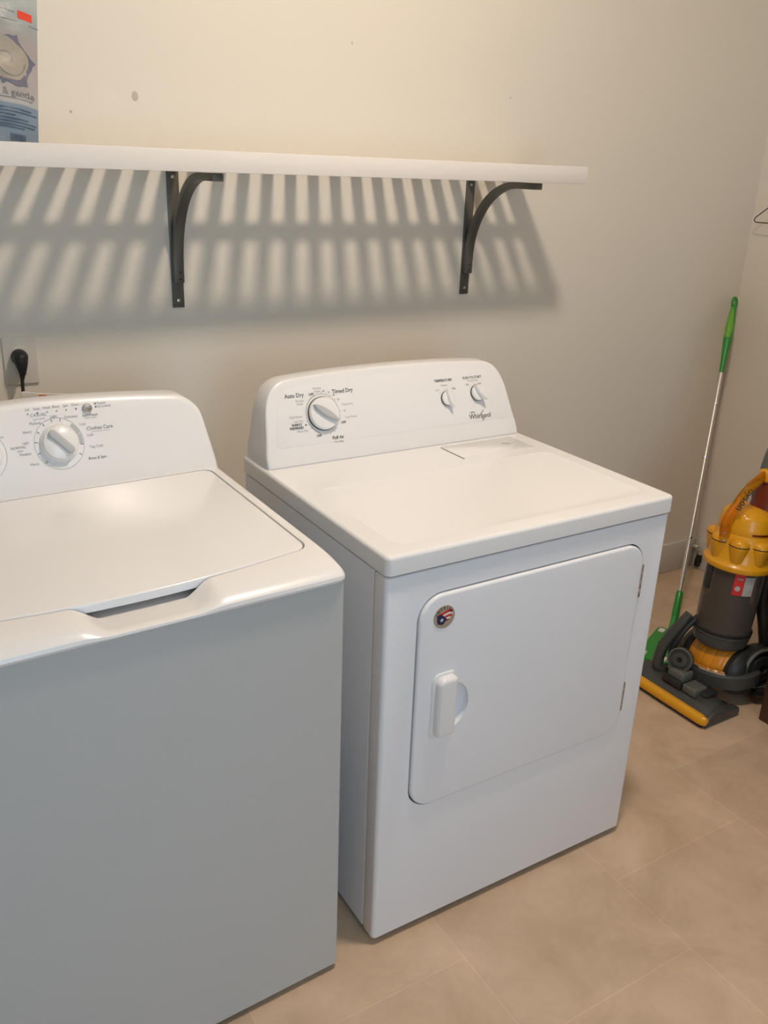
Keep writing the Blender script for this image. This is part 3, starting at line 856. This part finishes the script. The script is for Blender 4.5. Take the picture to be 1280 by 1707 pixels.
def pf(x, z):
    v = z/HT; wdt = .128+.026*v; x = max(-wdt, min(wdt, x)); u = x/wdt
    return (x, -pouch(u, v)[1]-.0022, z-1.3*max(0, x-.03)**2)
def grid_patch(bm, pts_fn, n, m_, mi):
    gg = [[bm.verts.new(pts_fn(i/n, j/m_)) for i in range(n+1)] for j in range(m_+1)]
    for j in range(m_):
        for i in range(n):
            f = bm.faces.new((gg[j][i], gg[j][i+1], gg[j+1][i+1], gg[j+1][i])); f.material_index = mi
b = BM()
# red sticker, grey rule, text, bars
def rect(bm, x0, x1, z0, z1, mi, tilt=0.0):
    grid_patch(bm, lambda s, q: pf(x0+(x1-x0)*s, z0+(z1-z0)*q+tilt*s), 6, 2, mi)
rect(b, .112, .138, .236, .250, 0)
rect(b, -.02, .106, .2445, .2465, 1, 0)
rect(b, .08, .150, .2285, .2297, 1, 0)
rect(b, .111, .117, .2265, .2315, 2)
rect(b, .118, .134, .2275, .2300, 1)
# cotton flower: mauve leaves, cream boll, swirl
FX, FZ = .086, .155
pts = []
for i in range(48):
    a = 2*PI*i/48
    r = .0415*(1+.07*math.sin(5*a+1)+.22*max(0, math.sin(6*a+.6))**16)
    pts.append((r*math.cos(a), r*math.sin(a)*1.05))
def fan(bm, pts, mi, off):
    cvv = pf(FX, FZ); cvv = bm.verts.new((cvv[0], cvv[1]-off, cvv[2]))
    vs = []; rings_ = []
    for s in (.33, .66, 1.0):
        rings_.append([bm.verts.new((lambda q: (q[0], q[1]-off, q[2]))(pf(FX+x*s, FZ+z*s))) for x, z in pts])
    n = len(pts)
    for i in range(n):
        f = bm.faces.new((cvv, rings_[0][i], rings_[0][(i+1) % n])); f.material_index = mi
        for r_ in range(2):
            f = bm.faces.new((rings_[r_][i], rings_[r_+1][i], rings_[r_+1][(i+1) % n], rings_[r_][(i+1) % n])); f.material_index = mi
fan(b, pts, 3, 0)
fan(b, [(.0385*(1+.07*math.sin(3*2*PI*i/36+.8))*math.cos(2*PI*i/36)-.004, .0385*(1+.05*math.sin(5*2*PI*i/36))*math.sin(2*PI*i/36)+.002) for i in range(36)], 4, .0006)
for i in range(26):
    a0_ = i*.30; r_ = .008+.0012*i
    a1_ = a0_+.30; q_ = .008+.0012*(i+1)
    if r_ > .032: break
    bar2d(b, FX-.004+r_*math.cos(a0_), FZ+r_*math.sin(a0_), FX-.004+q_*math.cos(a1_), FZ+q_*math.sin(a1_), .0018, lambda x, z: (pf(x, z)[0], pf(x, z)[1]-.0012, pf(x, z)[2]), 1)
text2d(b, 'free & gentle', .128, .0975, .019, pf, mi=1, align='RIGHT')
rect(b, .0, .124, .0865, .0878, 1)
for k_, (z, x0, x1) in enumerate(((.067, .0, .118), (.061, .0, .128), (.055, .0, .085), (.048, .0, .110), (.042, .0, .126), (.036, .0, .122), (.031, .0, .100))):
    rect(b, x0, x1, z, z+.0026, 2, -.001)
xx = .070
for k_ in range(12):
    ww_ = (.0012, .002, .0008, .0015)[k_ % 4]
    rect(b, xx, xx+ww_, .006, .020, 2); xx += ww_+.0013
rect(b, -.02, .03, .140, .20, 2)
part('printed_artwork', b, [M['red_print'], M['grey_print'], M['blue_print'], M['mauve'], M['cream']], body, smooth=False)
b = BM(); grid_patch(b, lambda s, q: (lambda x, z: (x, -.003-.0005*math.sin(40*x), z))((-1+2*s)*(.152+.002*q), HT-.002+q*.02), 20, 2, 0)
part('top_seal', b, M['label'], t)

# ------------------------------------------------------------------ outlet, plug, supply box
OX, OZ = -.4085, 1.087
t = thing('wall_outlet', 'white wall outlet plate with the black washer plug pushed in, left edge', 'outlet', (OX, G, OZ-.057))
b = BM(); bevprism(b, rrect(OX, OZ, .078, .116, .004, 4), .0065, .003, 0, 3, fn=lambda u, v, w_: (u, G-.0068+w_, v)); part('cover_plate', b, M['plate'], t, world=True)
for z in (OZ+.021, OZ-.021):
    b = BM(); bevprism(b, rrect(OX, z, .034, .028, .010, 5), .003, .001, 0, 2, fn=lambda u, v, w_: (u, G-.0088+w_, v)); part('socket', b, M['plate'], t, world=True)
t = thing('power_plug', 'black moulded power plug with hanging cord in the white wall outlet', 'plug', (-.412, G-.01, 1.06))
b = BM()
tube(b, [(-.412, G-.0100, 1.098), (-.412, G-.020, 1.0985), (-.412, G-.034, 1.098), (-.413, G-.042, 1.094)], [.019, .0195, .0165, .010], n=24, smooth_sub=3)
tube(b, [(-.412, G-.028, 1.110), (-.412, G-.033, 1.100), (-.4125, G-.037, 1.085), (-.413, G-.040, 1.068), (-.4145, G-.041, 1.058), (-.4155, G-.041, 1.050)], [.010, .017, .0145, .0095, .0062, .0050], n=20, smooth_sub=4)
part('plug_body', b, M['black'], t, world=True)
b = BM(); tube(b, [(-.4152, G-.041, 1.056), (-.4175, G-.046, 1.03), (-.4185, G-.052, 1.00), (-.42, G-.054, .94), (-.41, G-.054, .85), (-.40, G-.03, .60)], [.0046, .0042, .0038, .0038, .0038, .0038], n=12, smooth_sub=5)
part('cord', b, M['black'], t, world=True)
t = thing('paper_booklet', 'thin greyish booklet with an orange mark sticking up behind the washer console', 'booklet', (-.43, .03, .80))
b = BM()
bm_pts = [(-.472, .80), (-.380, .80), (-.374, 1.0835), (-.380, 1.0865), (-.440, 1.0935), (-.468, 1.1000), (-.474, 1.097)]
bevprism(b, bm_pts, .006, .0006, .0006, 1, fn=lambda u, v, w_: (u, .030+w_, v))
part('cover', b, M['plate'], t, world=True)
b = BM(); poly2d(b, [(-.440, 1.074), (-.424, 1.074), (-.424, 1.0890), (-.440, 1.0910)], lambda u, v: (u, .0294, v)); part('orange_mark', b, M['orange_tag'], t, world=True, smooth=False)

# ------------------------------------------------------------------ floor mop in the corner
t = thing('floor_mop', 'green and silver flat floor mop leaning against the wall in the far corner', 'mop', (1.62, -.02, ZF))
P0 = Vector((1.660, -.012, .050)); P1 = Vector((2.206, .384, 1.136))
dv = (P1-P0); Lm = dv.length; dn = dv/Lm
def at(s): return P0+dn*s
b = BM(); tube(b, [at(.10), at(Lm-.30)], .0085, n=16)
pole = part('pole', b, M['alu'], t, world=True)
for s in (.10+(Lm-.40)*.245, .10+(Lm-.40)*.60, .10+(Lm-.40)*.845):
    b = BM(); tube(b, [at(s-.004), at(s+.004)], .0102, n=16); part('pole_joint', b, M['chrome'], pole, world=True)
b = BM(); tube(b, [at(Lm-.31), at(Lm-.25), at(Lm-.18), at(Lm-.11), at(Lm-.055), at(Lm-.035)], [.0105, .0135, .0195, .019, .0125, .009], n=20, smooth_sub=4, flat=.85)
hd = part('grip_handle', b, M['green'], t, world=True)
side = dn.cross(Vector((0, 1, 0))).normalized()
c0 = at(Lm-.022); upv = dn
b = BM(); tube(b, [c0+.014*math.cos(a)*side+.020*math.sin(a)*upv for a in [2*PI*i/20 for i in range(20)]], .0058, n=10, closed=True)
part('hanging_loop', b, M['green'], hd, world=True)
b = BM()
q = Vector((-.55, -.8, 0)).normalized()*.0045+side*.006
tube(b, [at(Lm-.17)+q, at(Lm-.13)+q, at(Lm-.08)+q*.9, at(Lm-.04)+q*.6], [.012, .0155, .0105, .005], n=16, smooth_sub=4)
part('grip_inlay', b, M['lime'], hd, world=True)
b = BM(); tube(b, [at(.0), at(.02), at(.105), at(.112)], [.012, .0135, .0125, .010], n=16); part('lower_socket', b, M['green'], t, world=True)
# head: flat pad, about 25 x 11 cm, yaw so that its long side runs down-left
hc = Vector((1.558, -.058, ZF)); hyaw = math.radians(24)
HM = Matrix.Translation(hc) @ Matrix.Rotation(hyaw, 4, 'Z')
b = BM(); bevprism(b, rrect(0, 0, .26, .115, .02, 5), .016, .005, .003, 3, fn=lambda u, v, w_: (u, v, .024-w_)); bmesh.ops.transform(b, verts=b.verts, matrix=HM)
mh = part('mop_head', b, M['green'], t, world=True)
b = BM(); bevprism(b, rrect(0, 0, .265, .12, .022, 5), .008, .002, .0, 2, fn=lambda u, v, w_: (u, v, .0085-w_)); bmesh.ops.transform(b, verts=b.verts, matrix=HM); part('cleaning_pad', b, M['white_print'], mh, world=True)
b = BM()
for (u, v) in ((-.1, .036), (-.1, -.036), (.1, .036), (.1, -.036)):
    bevprism(b, rrect(u, v, .03, .022, .006, 4), .003, .001, 0, 2, fn=lambda u_, v_, w_: (u_, v_, .026-w_))
box(b, -.115, .115, -.055, -.051, .0235, .026, .001, 1)
bmesh.ops.transform(b, verts=b.verts, matrix=HM); part('pad_clip', b, M['white_print'], mh, world=True)
b = BM(); tube(b, [hc+Vector((0, 0, .022)), hc+Vector((.025, .010, .036)), hc+Vector((.065, .028, .048)), P0+dn*.02], [.018, .012, .010, .011], n=16, smooth_sub=4); part('swivel_joint', b, M['green'], t, world=True)

# ------------------------------------------------------------------ vacuum cleaner (faces -x, stands behind the dryer's right side)
VX, VY = 1.500, -.310
t = thing('vacuum_cleaner', 'yellow and grey upright ball vacuum cleaner standing right of the dryer', 'vacuum cleaner', (VX, VY, ZF))
def V(dx, dy, z): return (VX+dx, VY+dy, z)
# floor head: front edge at x ~1.30, from y -.455 to -.125
HY0, HY1, HXF = -.452, -.130, 1.297
b = BM()
prof_ = [(HXF+.010, ZF+.006), (HXF+.010, ZF+.034), (HXF+.028, ZF+.050), (HXF+.060, ZF+.060), (HXF+.105, ZF+.056), (HXF+.130, ZF+.036), (HXF+.135, ZF+.006)]
rings = []
for i in range(17):
    y = HY0+(HY1-HY0)*i/16
    e = min(i, 16-i); k = 1 if e > 1 else (.80 if e == 0 else .95)
    rings.append([b.verts.new((HXF+.010+(x-HXF-.010)*(k if e else .62), y, ZF+.004+(z-ZF-.004)*k)) for x, z in prof_])
for A_, B_ in zip(rings, rings[1:]):
    for i in range(len(prof_)-1): b.faces.new((A_[i], B_[i], B_[i+1], A_[i+1]))
    b.faces.new((A_[-1], B_[-1], B_[0], A_[0]))
b.faces.new(rings[0]); b.faces.new(rings[-1][::-1])
text2d(b, 'dyson', HXF+.046, -.385, .026, lambda u, v: (u, v, ZF+.0592), mi=1, ang=-PI/2)
head = part('floor_head', b, [M['gunmetal'], M['gunmetal_light']], t, world=True)
b = BM(); tube(b, [(HXF+.006, HY0-.002, ZF+.026), (HXF+.003, HY0+.012, ZF+.026), (HXF+.002, (HY0+HY1)/2, ZF+.026), (HXF+.003, HY1-.012, ZF+.026), (HXF+.006, HY1+.002, ZF+.026)], [.014, .0175, .018, .0175, .014], n=20, smooth_sub=4)
part('front_bumper', b, M['yellow'], head, world=True)
b = BM(); tube(b, [(HXF+.002, HY0-.001, ZF+.0065), (HXF-.001, (HY0+HY1)/2, ZF+.0065), (HXF+.002, HY1, ZF+.0065)], .0055, n=10); part('bristle_strip', b, M['black'], head, world=True)
# side skid with wheel arch at the near end of the head
b = BM()
sk = [(HXF+.008, ZF+.004), (HXF+.145, ZF+.004), (HXF+.165, ZF+.012), (HXF+.160, ZF+.030), (HXF+.120, ZF+.036), (HXF+.070, ZF+.052), (HXF+.030, ZF+.044), (HXF+.010, ZF+.026)]
bevprism(b, sk, .030, .003, .003, 3, fn=lambda u, v, w_: (u, HY0-.012+w_, v))
part('end_cap', b, M['gunmetal'], head, world=True)
b = BM(); tube(b, [(HXF+.135, HY0+.014, ZF+.0175), (HXF+.135, HY0+.040, ZF+.0175)], .0165, n=20); part('wheel', b, M['charcoal'], head, world=True)
# raised centre block, clips and neck on the head
b = BM(); box(b, HXF+.045, HXF+.100, VY-.015, VY+.050, ZF+.055, ZF+.105, .010, 3); box(b, HXF+.035, HXF+.095, VY-.075, VY-.022, ZF+.055, ZF+.082, .006, 3)
part('neck_block', b, M['gunmetal_light'], head, world=True)
b = BM(); box(b, HXF+.030, HXF+.050, VY-.02, VY+.055, ZF+.055, ZF+.080, .005, 2); box(b, HXF+.060, HXF+.120, VY-.10, VY-.05, ZF+.050, ZF+.072, .006, 2); part('head_latch', b, M['charcoal'], head, world=True)
# ball with ribs
BC = Vector(V(.030, .0, ZF+.103)); RB = .100
b = BM()
pr = []
N = 56
for i in range(N+1):
    s = -1+2*i/N; th = s*math.radians(72)
    rr_ = RB*math.cos(th); zz_ = RB*math.sin(th)
    gr = .0022 if (i % 7 == 0 and 0 < i < N) else 0
    pr.append((rr_-gr, zz_))
pr = [(0, pr[0][1])]+pr+[(0, pr[-1][1])]
lathe(b, pr, n=56, M4=Matrix.Translation(BC) @ Matrix.Rotation(PI/2, 4, 'X'))
part('ball', b, M['orange'], t, world=True)
for s in (-1, 1):
    b = BM(); lathe(b, [(0, .125), (.045, .120), (.070, .108), (.080, .090), (.074, .070), (.060, .068)], n=40, M4=Matrix.Translation(BC) @ Matrix.Rotation(-s*PI/2, 4, 'X'))
    part('ball_side_cover', b, M['charcoal'], t, world=True)
# yoke band round the front of the ball
b = BM()
N = 28; rings = []
for i in range(N+1):
    a = math.radians(-100+200*i/N)
    cx_, cy_ = -math.cos(a)*.118, -math.sin(a)*.135
    zc = ZF+.100-.012*math.cos(a)
    out = Vector((-math.cos(a), -math.sin(a), 0))
    rings.append([b.verts.new(Vector((BC.x+cx_, BC.y+cy_, zc))+out*o_+Vector((0, 0, z_))) for o_, z_ in ((-.008, -.026), (.008, -.022), (.009, .020), (.004, .026), (-.008, .026))])
for A_, B_ in zip(rings, rings[1:]):
    for k in range(5): b.faces.new((A_[k], A_[(k+1) % 5], B_[(k+1) % 5], B_[k]))
b.faces.new(rings[0]); b.faces.new(rings[-1][::-1])
yoke = part('yoke', b, M['gunmetal'], t, world=True)
b = BM()
rings = []
for i in range(N+1):
    a = math.radians(-42+84*i/N)
    out = Vector((-math.cos(a), -math.sin(a), 0))
    rings.append([b.verts.new(Vector((BC.x-math.cos(a)*.118, BC.y-math.sin(a)*.135, ZF+.128-.012*math.cos(a)))+out*o_+Vector((0, 0, z_))) for o_, z_ in ((-.009, 0), (.008, 0), (.006, .005), (-.009, .005))])
for A_, B_ in zip(rings, rings[1:]):
    for k in range(4): b.faces.new((A_[k], A_[(k+1) % 4], B_[(k+1) % 4], B_[k]))
b.faces.new(rings[0]); b.faces.new(rings[-1][::-1])
part('yoke_trim', b, M['chrome'], yoke, world=True)
# pivot discs
def disc(name, c_, axis, r_, h_, m1, m2, parent):
    z = Vector(axis).normalized(); q_ = z.to_track_quat('Z', 'Y').to_matrix().to_4x4()
    q_.translation = c_
    b = BM(); lathe(b, [(r_*.9, -h_), (r_, -h_*.6), (r_, h_*.5), (r_*.93, h_), (r_*.80, h_*1.05), (r_*.76, h_*.75), (r_*.62, h_*.75), (r_*.58, h_*1.1), (r_*.22, h_*1.15), (r_*.18, h_*.8), (0, h_*.8)], n=40, M4=q_)
    d_ = part(name, b, m1, parent, world=True)
    b = BM(); lathe(b, [(r_*.97, h_*.80), (r_*.99, h_*.95), (r_*.90, h_*1.12), (r_*.86, h_*1.0)], n=40, M4=q_)
    part(name+'_rim', b, m2, d_, world=True)
    b = BM(); lathe(b, [(r_*.16, h_*.8), (r_*.14, h_*.95), (0, h_*.95)], n=16, M4=q_); part(name+'_bolt', b, M['black'], d_, world=True)
disc('swivel_joint', V(-.118, .035, ZF+.125), (-.80, -.35, .35), .040, .020, M['gunmetal'], M['gunmetal_light'], t)
disc('motor_cover', V(.075, -.105, ZF+.125), (-.25, -1, .10), .070, .030, M['charcoal'], M['gunmetal_light'], t)
# left arm (stabiliser tube) from the bin base to the head
b = BM(); tube(b, [V(-.070, .070, .245), V(-.090, .080, .210), V(-.112, .095, .165), V(-.132, .105, .110), V(-.138, .105, .055), V(-.120, .085, .035)], [.014, .016, .0175, .018, .018, .016], n=16, smooth_sub=5)
part('air_duct', b, M['gunmetal'], t, world=True)
b = BM(); tube(b, [V(-.045, .055, .235), V(-.085, .070, .185), V(-.110, .080, .120), V(-.115, .075, .070)], [.010, .011, .011, .010], n=12, smooth_sub=4)
part('stand_leg', b, M['charcoal'], t, world=True)
# base collar that carries the bin
TI = Matrix.Translation(V(.012, 0, .205)) @ Matrix.Rotation(math.radians(3.5), 4, 'Y')
b = BM(); lathe(b, [(0, -.050), (.070, -.048), (.084, -.036), (.088, -.015), (.088, -.004), (.091, -.002), (.091, .006), (.084, .010), (0, .010)], n=48, M4=TI); part('bin_base', b, M['gunmetal'], t, world=True)
b = BM(); lathe(b, [(.0895, .006), (.092, .008), (.092, .012), (.087, .014)], n=48, M4=TI); part('bin_seal', b, M['black'], t, world=True)
# clear bin with dusty inside
b = BM(); lathe(b, [(.080, .012), (.086, .012), (.090, .235), (.087, .235), (.080, .012)], n=56, M4=TI)
binb = part('dust_bin', b, M['bin'], t, world=True)
b = BM(); lathe(b, [(0, .014), (.078, .014), (.080, .05), (.078, .09), (.060, .095), (.058, .225), (0, .225)], n=48, M4=TI); part('inner_shroud', b, M['dust'], binb, world=True)
# labels on the bin
def on_bin(ang, z, off=.0):
    r_ = .0865+.004*(z-.012)/.223+off
    return tuple(TI @ Vector((r_*math.cos(ang), r_*math.sin(ang), z)))
def bin_rect(bm, a0_, a1_, z0_, z1_, mi, off=.0006):
    grid_patch(bm, lambda s, q: on_bin(math.radians(a0_+(a1_-a0_)*s), z0_+(z1_-z0_)*q, off), 8, 2, mi)
CA = 232      # direction of the camera seen from the bin
b = BM()
bin_rect(b, CA-17, CA+3, .155, .225, 0); bin_rect(b, CA+3, CA+23, .155, .218, 1)
for (a_, z_, r_, mi) in ((CA-8, .178, .0085, 1), (CA-8, .180, .0055, 2), (CA+13, .185, .010, 2)):
    pts = [on_bin(math.radians(a_)+r_*math.cos(2*PI*i/20)/.09, z_+r_*math.sin(2*PI*i/20), .0011+(.0004 if mi == 2 else 0)) for i in range(20)]
    f = b.faces.new([b.verts.new(p_) for p_ in pts]); f.material_index = mi
bin_rect(b, CA-12, CA, .208, .212, 1, .0012)
part('bin_label', b, [M['red'], M['label'], M['grip']], binb, world=True, smooth=False)
b = BM(); box(b, -.012, .012, -.006, .006, -.045, .045, .004, 2, M4=TI @ Matrix.Rotation(math.radians(160), 4, 'Z') @ Matrix.Translation((.092, 0, .190)) @ Matrix.Rotation(PI/2, 4, 'Z')); part('bin_catch', b, M['charcoal'], t, world=True)
# yellow cyclone crown
b = BM()
lathe(b, [(.088, .228), (.104, .230), (.107, .236), (.106, .246), (.100, .252), (.095, .262), (.092, .300), (.090, .332), (.082, .345), (0, .350)], n=64, M4=TI)
crown = part('cyclone_crown', b, M['yellow'], t, world=True)
for i in range(8):
    a = math.radians(CA+22.5+45*i)
    Mx = TI @ Matrix.Translation((.079*math.cos(a), .079*math.sin(a), 0))
    b = BM(); lathe(b, [(.014, .250), (.022, .262), (.0300, .305), (.0310, .309), (.0305, .312)], n=24, M4=Mx)
    cone = part('cyclone_cone', b, M['yellow'], crown, world=True)
    b = BM(); lathe(b, [(.0295, .3115), (.0316, .3125), (.0316, .3145), (.0295, .3155)], n=24, M4=Mx, mi=1)
    lathe(b, [(.0310, .315), (.0305, .324), (.0250, .331), (.013, .335), (0, .336)], n=24, M4=Mx)
    part('cone_cap', b, [M['yellow'], M['black']], crown, world=True)
# upper yellow dome
b = BM()
lathe(b, [(.080, .335), (.083, .340), (.083, .368), (.080, .374), (.079, .392), (.074, .402), (.060, .411), (.048, .420), (.030, .424), (0, .425)], n=64, M4=TI)
dome = part('cyclone_dome', b, M['yellow'], t, world=True)
for i in range(6):
    a = math.radians(CA+30+60*i)
    b = BM(); lathe(b, [(.0, .372), (.033, .374), (.031, .396), (.022, .408), (0, .414)], n=20, M4=TI @ Matrix.Translation((.048*math.cos(a), .048*math.sin(a), 0)))
    part('dome_lobe', b, M['yellow'], dome, world=True)
b = BM(); grid_patch(b, lambda s, q: tuple(TI @ Vector((.0838*math.cos(math.radians(CA-3+42*s)), .0838*math.sin(math.radians(CA-3+42*s)), .349+.007*q))), 14, 1, 0)
part('dome_slot', b, M['maroon'], dome, world=True, smooth=False)
# fin at the far left of the crown
b = BM()
fa = math.radians(CA-75)
bevprism(b, [(-.014, .0), (.014, .0), (.010, .028), (-.004, .052), (-.012, .048)], .008, .002, .002, 2, fn=lambda u, v, w_: (u, w_, v))
bmesh.ops.transform(b, verts=b.verts, matrix=TI @ Matrix.Rotation(fa, 4, 'Z') @ Matrix.Translation((.074, 0, .345)) @ Matrix.Rotation(PI/2, 4, 'Z'))
part('release_tab', b, M['yellow'], t, world=True)
# carrying handle: amber arch
ha = Vector(V(-.068, .000, .562))
pth = [ha+Vector((.002, 0, -.012)), ha+Vector((-.004, -.002, .036)), Vector(V(-.052, -.008, .640)), Vector(V(-.022, -.014, .686)), Vector(V(.020, -.018, .717)), Vector(V(.056, -.018, .730))]
b = BM(); tube(b, pth, [.021, .0205, .0195, .019, .019, .019], n=18, smooth_sub=6, flat=.6)
arch = part('carry_handle', b, M['amber'], t, world=True)
b = BM()
def on_arch(u, v):      # text plane on the outer face of the arch
    p_ = Vector(V(-.046, -.026, .642)); ex = -Vector((.60, -.06, .78)).normalized(); cm = (Vector((-.762, -1.858, 1.552))-p_).normalized()
    ey = cm.cross(ex).normalized()
    return tuple(p_+ex*u+ey*v+ex.cross(ey)*.006)
text2d(b, 'dyson', -.024, -.004, .032, on_arch, bold=.0004, sx=1)
part('handle_lettering', b, M['black'], arch, world=True, smooth=False)
b = BM(); lathe(b, [(.0045, 0), (.004, .003), (0, .003)], n=12, M4=Matrix.Translation(Vector(ha)+Vector((-.012, -.008, .0))) @ Vector((-.6, -.7, .2)).to_track_quat('Z', 'Y').to_matrix().to_4x4()); part('handle_pin', b, M['maroon'], arch, world=True)
# red inner column and wand
b = BM(); lathe(b, [(.030, .405), (.046, .41), (.043, .435), (.044, .470), (.039, .495), (.030, .515), (0, .52)], n=32, M4=TI @ Matrix.Translation((.040, -.018, 0)))
part('filter_column', b, M['maroon'], t, world=True)
b = BM(); box(b, -.024, .024, -.020, .020, -.020, .020, .010, 3, M4=Matrix.Translation(V(.060, -.020, .728))); part('handle_cap', b, M['yellow'], t, world=True)
b = BM(); tube(b, [V(.082, -.01, .735), V(.092, -.01, .78), V(.108, -.01, .835), V(.116, -.01, .865)], [.030, .030, .027, .026], n=20, smooth_sub=3)
wand = part('wand_collar', b, M['gunmetal_light'], t, world=True)
b = BM(); tube(b, [V(.117, -.01, .860), V(.126, -.01, .90), V(.130, -.01, .93)], [.024, .022, .018], n=18); part('wand_cap', b, M['maroon'], wand, world=True)
b = BM(); tube(b, [V(.128, -.01, .925), V(.150, -.01, 1.06)], .014, n=16); tube(b, [V(.150, -.01, 1.055), V(.155, -.01, 1.08), V(.130, -.01, 1.10), V(.090, -.01, 1.09)], .013, n=14, smooth_sub=4); part('wand_handle', b, M['gunmetal'], t, world=True)
# back duct tube beside the bin
b = BM(); tube(b, [V(.118, -.045, .745), V(.125, -.040, .60), V(.122, -.050, .46), V(.118, -.055, .32), V(.125, -.075, .22), V(.135, -.085, .13), V(.10, -.09, .06)], [.026, .027, .027, .026, .022, .020, .020], n=20, smooth_sub=5)
part('rear_duct', b, M['charcoal'], t, world=True)
b = BM(); tube(b, [V(.165, -.075, .265), V(.130, -.105, .262), V(.105, -.108, .235), V(.100, -.108, .18), V(.118, -.115, .115), V(.120, -.13, .055), V(.080, -.125, .030), V(.030, -.11, .040)], .0075, n=10, smooth_sub=5)
part('power_cord', b, M['black'], t, world=True)
b = BM(); tube(b, [V(.05, -.135, .030), V(.10, -.150, .020), V(.16, -.135, .035), V(.185, -.10, .08), V(.19, -.06, .16)], .016, n=14, smooth_sub=5)
part('suction_hose', b, M['charcoal'], t, world=True)
for dy in (-.085, .085):
    b = BM(); tube(b, [V(.13, dy-.012, ZF+.032), V(.13, dy+.012, ZF+.032)], .032, n=24); part('support_wheel', b, M['charcoal'], t, world=True)
b = BM(); box(b, VX+.085, VX+.145, VY-.075, VY+.075, ZF+.02, ZF+.065, .008, 2); part('axle_block', b, M['charcoal'], t, world=True)

# ------------------------------------------------------------------ wooden furniture edge, lower right
t = thing('wooden_cabinet', 'dark reddish brown wooden cabinet cropped by the right edge of the picture', 'cabinet', (1.76, -.78, ZF), 0)
b = BM(); box(b, 1.499, 2.02, -1.06, -.507, ZF+.0, 1.22, .003, 2); cb = part('carcass', b, M['brown'], t, world=True)  # height out of view made tall to block daylight
b = BM(); box(b, 1.49, 2.03, -1.07, -.50, 1.22, 1.242, .003, 2); part('cabinet_top', b, M['brown'], t, world=True)
for y0 in (-1.052, -.782):
    b = BM(); box(b, 1.52+.0, 2.0, -1.078, -1.060, .05+(0 if y0 < -1 else .34), .36+(0 if y0 < -1 else .34), .003, 2); part('drawer_front', b, M['brown'], t, world=True)

# ------------------------------------------------------------------ wire hanger near the corner
HXx = 2.190
HM_ = [(.352, 1.424), (.345, 1.418), (.335, 1.4165), (.15, 1.4165), (-.02, 1.4165), (-.034, 1.4175), (-.040, 1.425), (-.034, 1.434), (.135, 1.565), (.155, 1.580), (.175, 1.565), (.346, 1.434)]
b = BM(); tube(b, [(HXx, y, z) for y, z in HM_], .0019, n=8, closed=True)
tube(b, [(HXx, .155, 1.578), (HXx, .155, 1.612), (HXx, .168, 1.626), (HXx, .170, 1.645), (HXx, .155, 1.655), (HXx, .140, 1.645)], .0019, n=8, smooth_sub=4)
single('wire_hanger', b, M['wire'], 'dark wire clothes hanger hanging on the right wall beside the corner', 'hanger', (HXx, .155, 1.578))
b = BM(); tube(b, [(XR-.0005, .155, 1.640), (2.18, .155, 1.640), (2.172, .155, 1.655)], .0045, n=10)
lathe(b, [(.014, 0), (.012, .004), (0, .005)], n=20, M4=Matrix.Translation((XR-.0005, .155, 1.640)) @ Matrix.Rotation(-PI/2, 4, 'Y'))
single('wall_hook', b, M['steel'], 'small steel hook on the right wall holding the wire hanger', 'hook', (XR, .155, 1.64))

# ------------------------------------------------------------------ small fitting in the corner behind the vacuum
t = thing('door_stop', 'small curved chrome fitting low in the corner between mop pole and vacuum', 'fitting', (2.21, G-.013, .07))
b = BM(); tube(b, [(2.215, G-.013, .085), (2.222, G-.040, .086), (2.235, G-.052, .070), (2.238, G-.050, .045)], [.007, .009, .009, .008], n=14, smooth_sub=5); part('curved_rod', b, M['chrome'], t, world=True)
b = BM(); tube(b, [(2.238, G-.050, .048), (2.238, G-.048, .020), (2.236, G-.046, -.005)], [.012, .015, .012], n=14, smooth_sub=3); part('rubber_tip', b, M['black'], t, world=True)
for z in (.104, .060):
    b = BM(); lathe(b, [(.006, 0), (.005, .003), (0, .0035)], n=12, M4=Matrix.Translation((2.207, G-.0128, z)) @ Matrix.Rotation(PI/2, 4, 'X')); part('screw', b, M['black'], t, world=True)
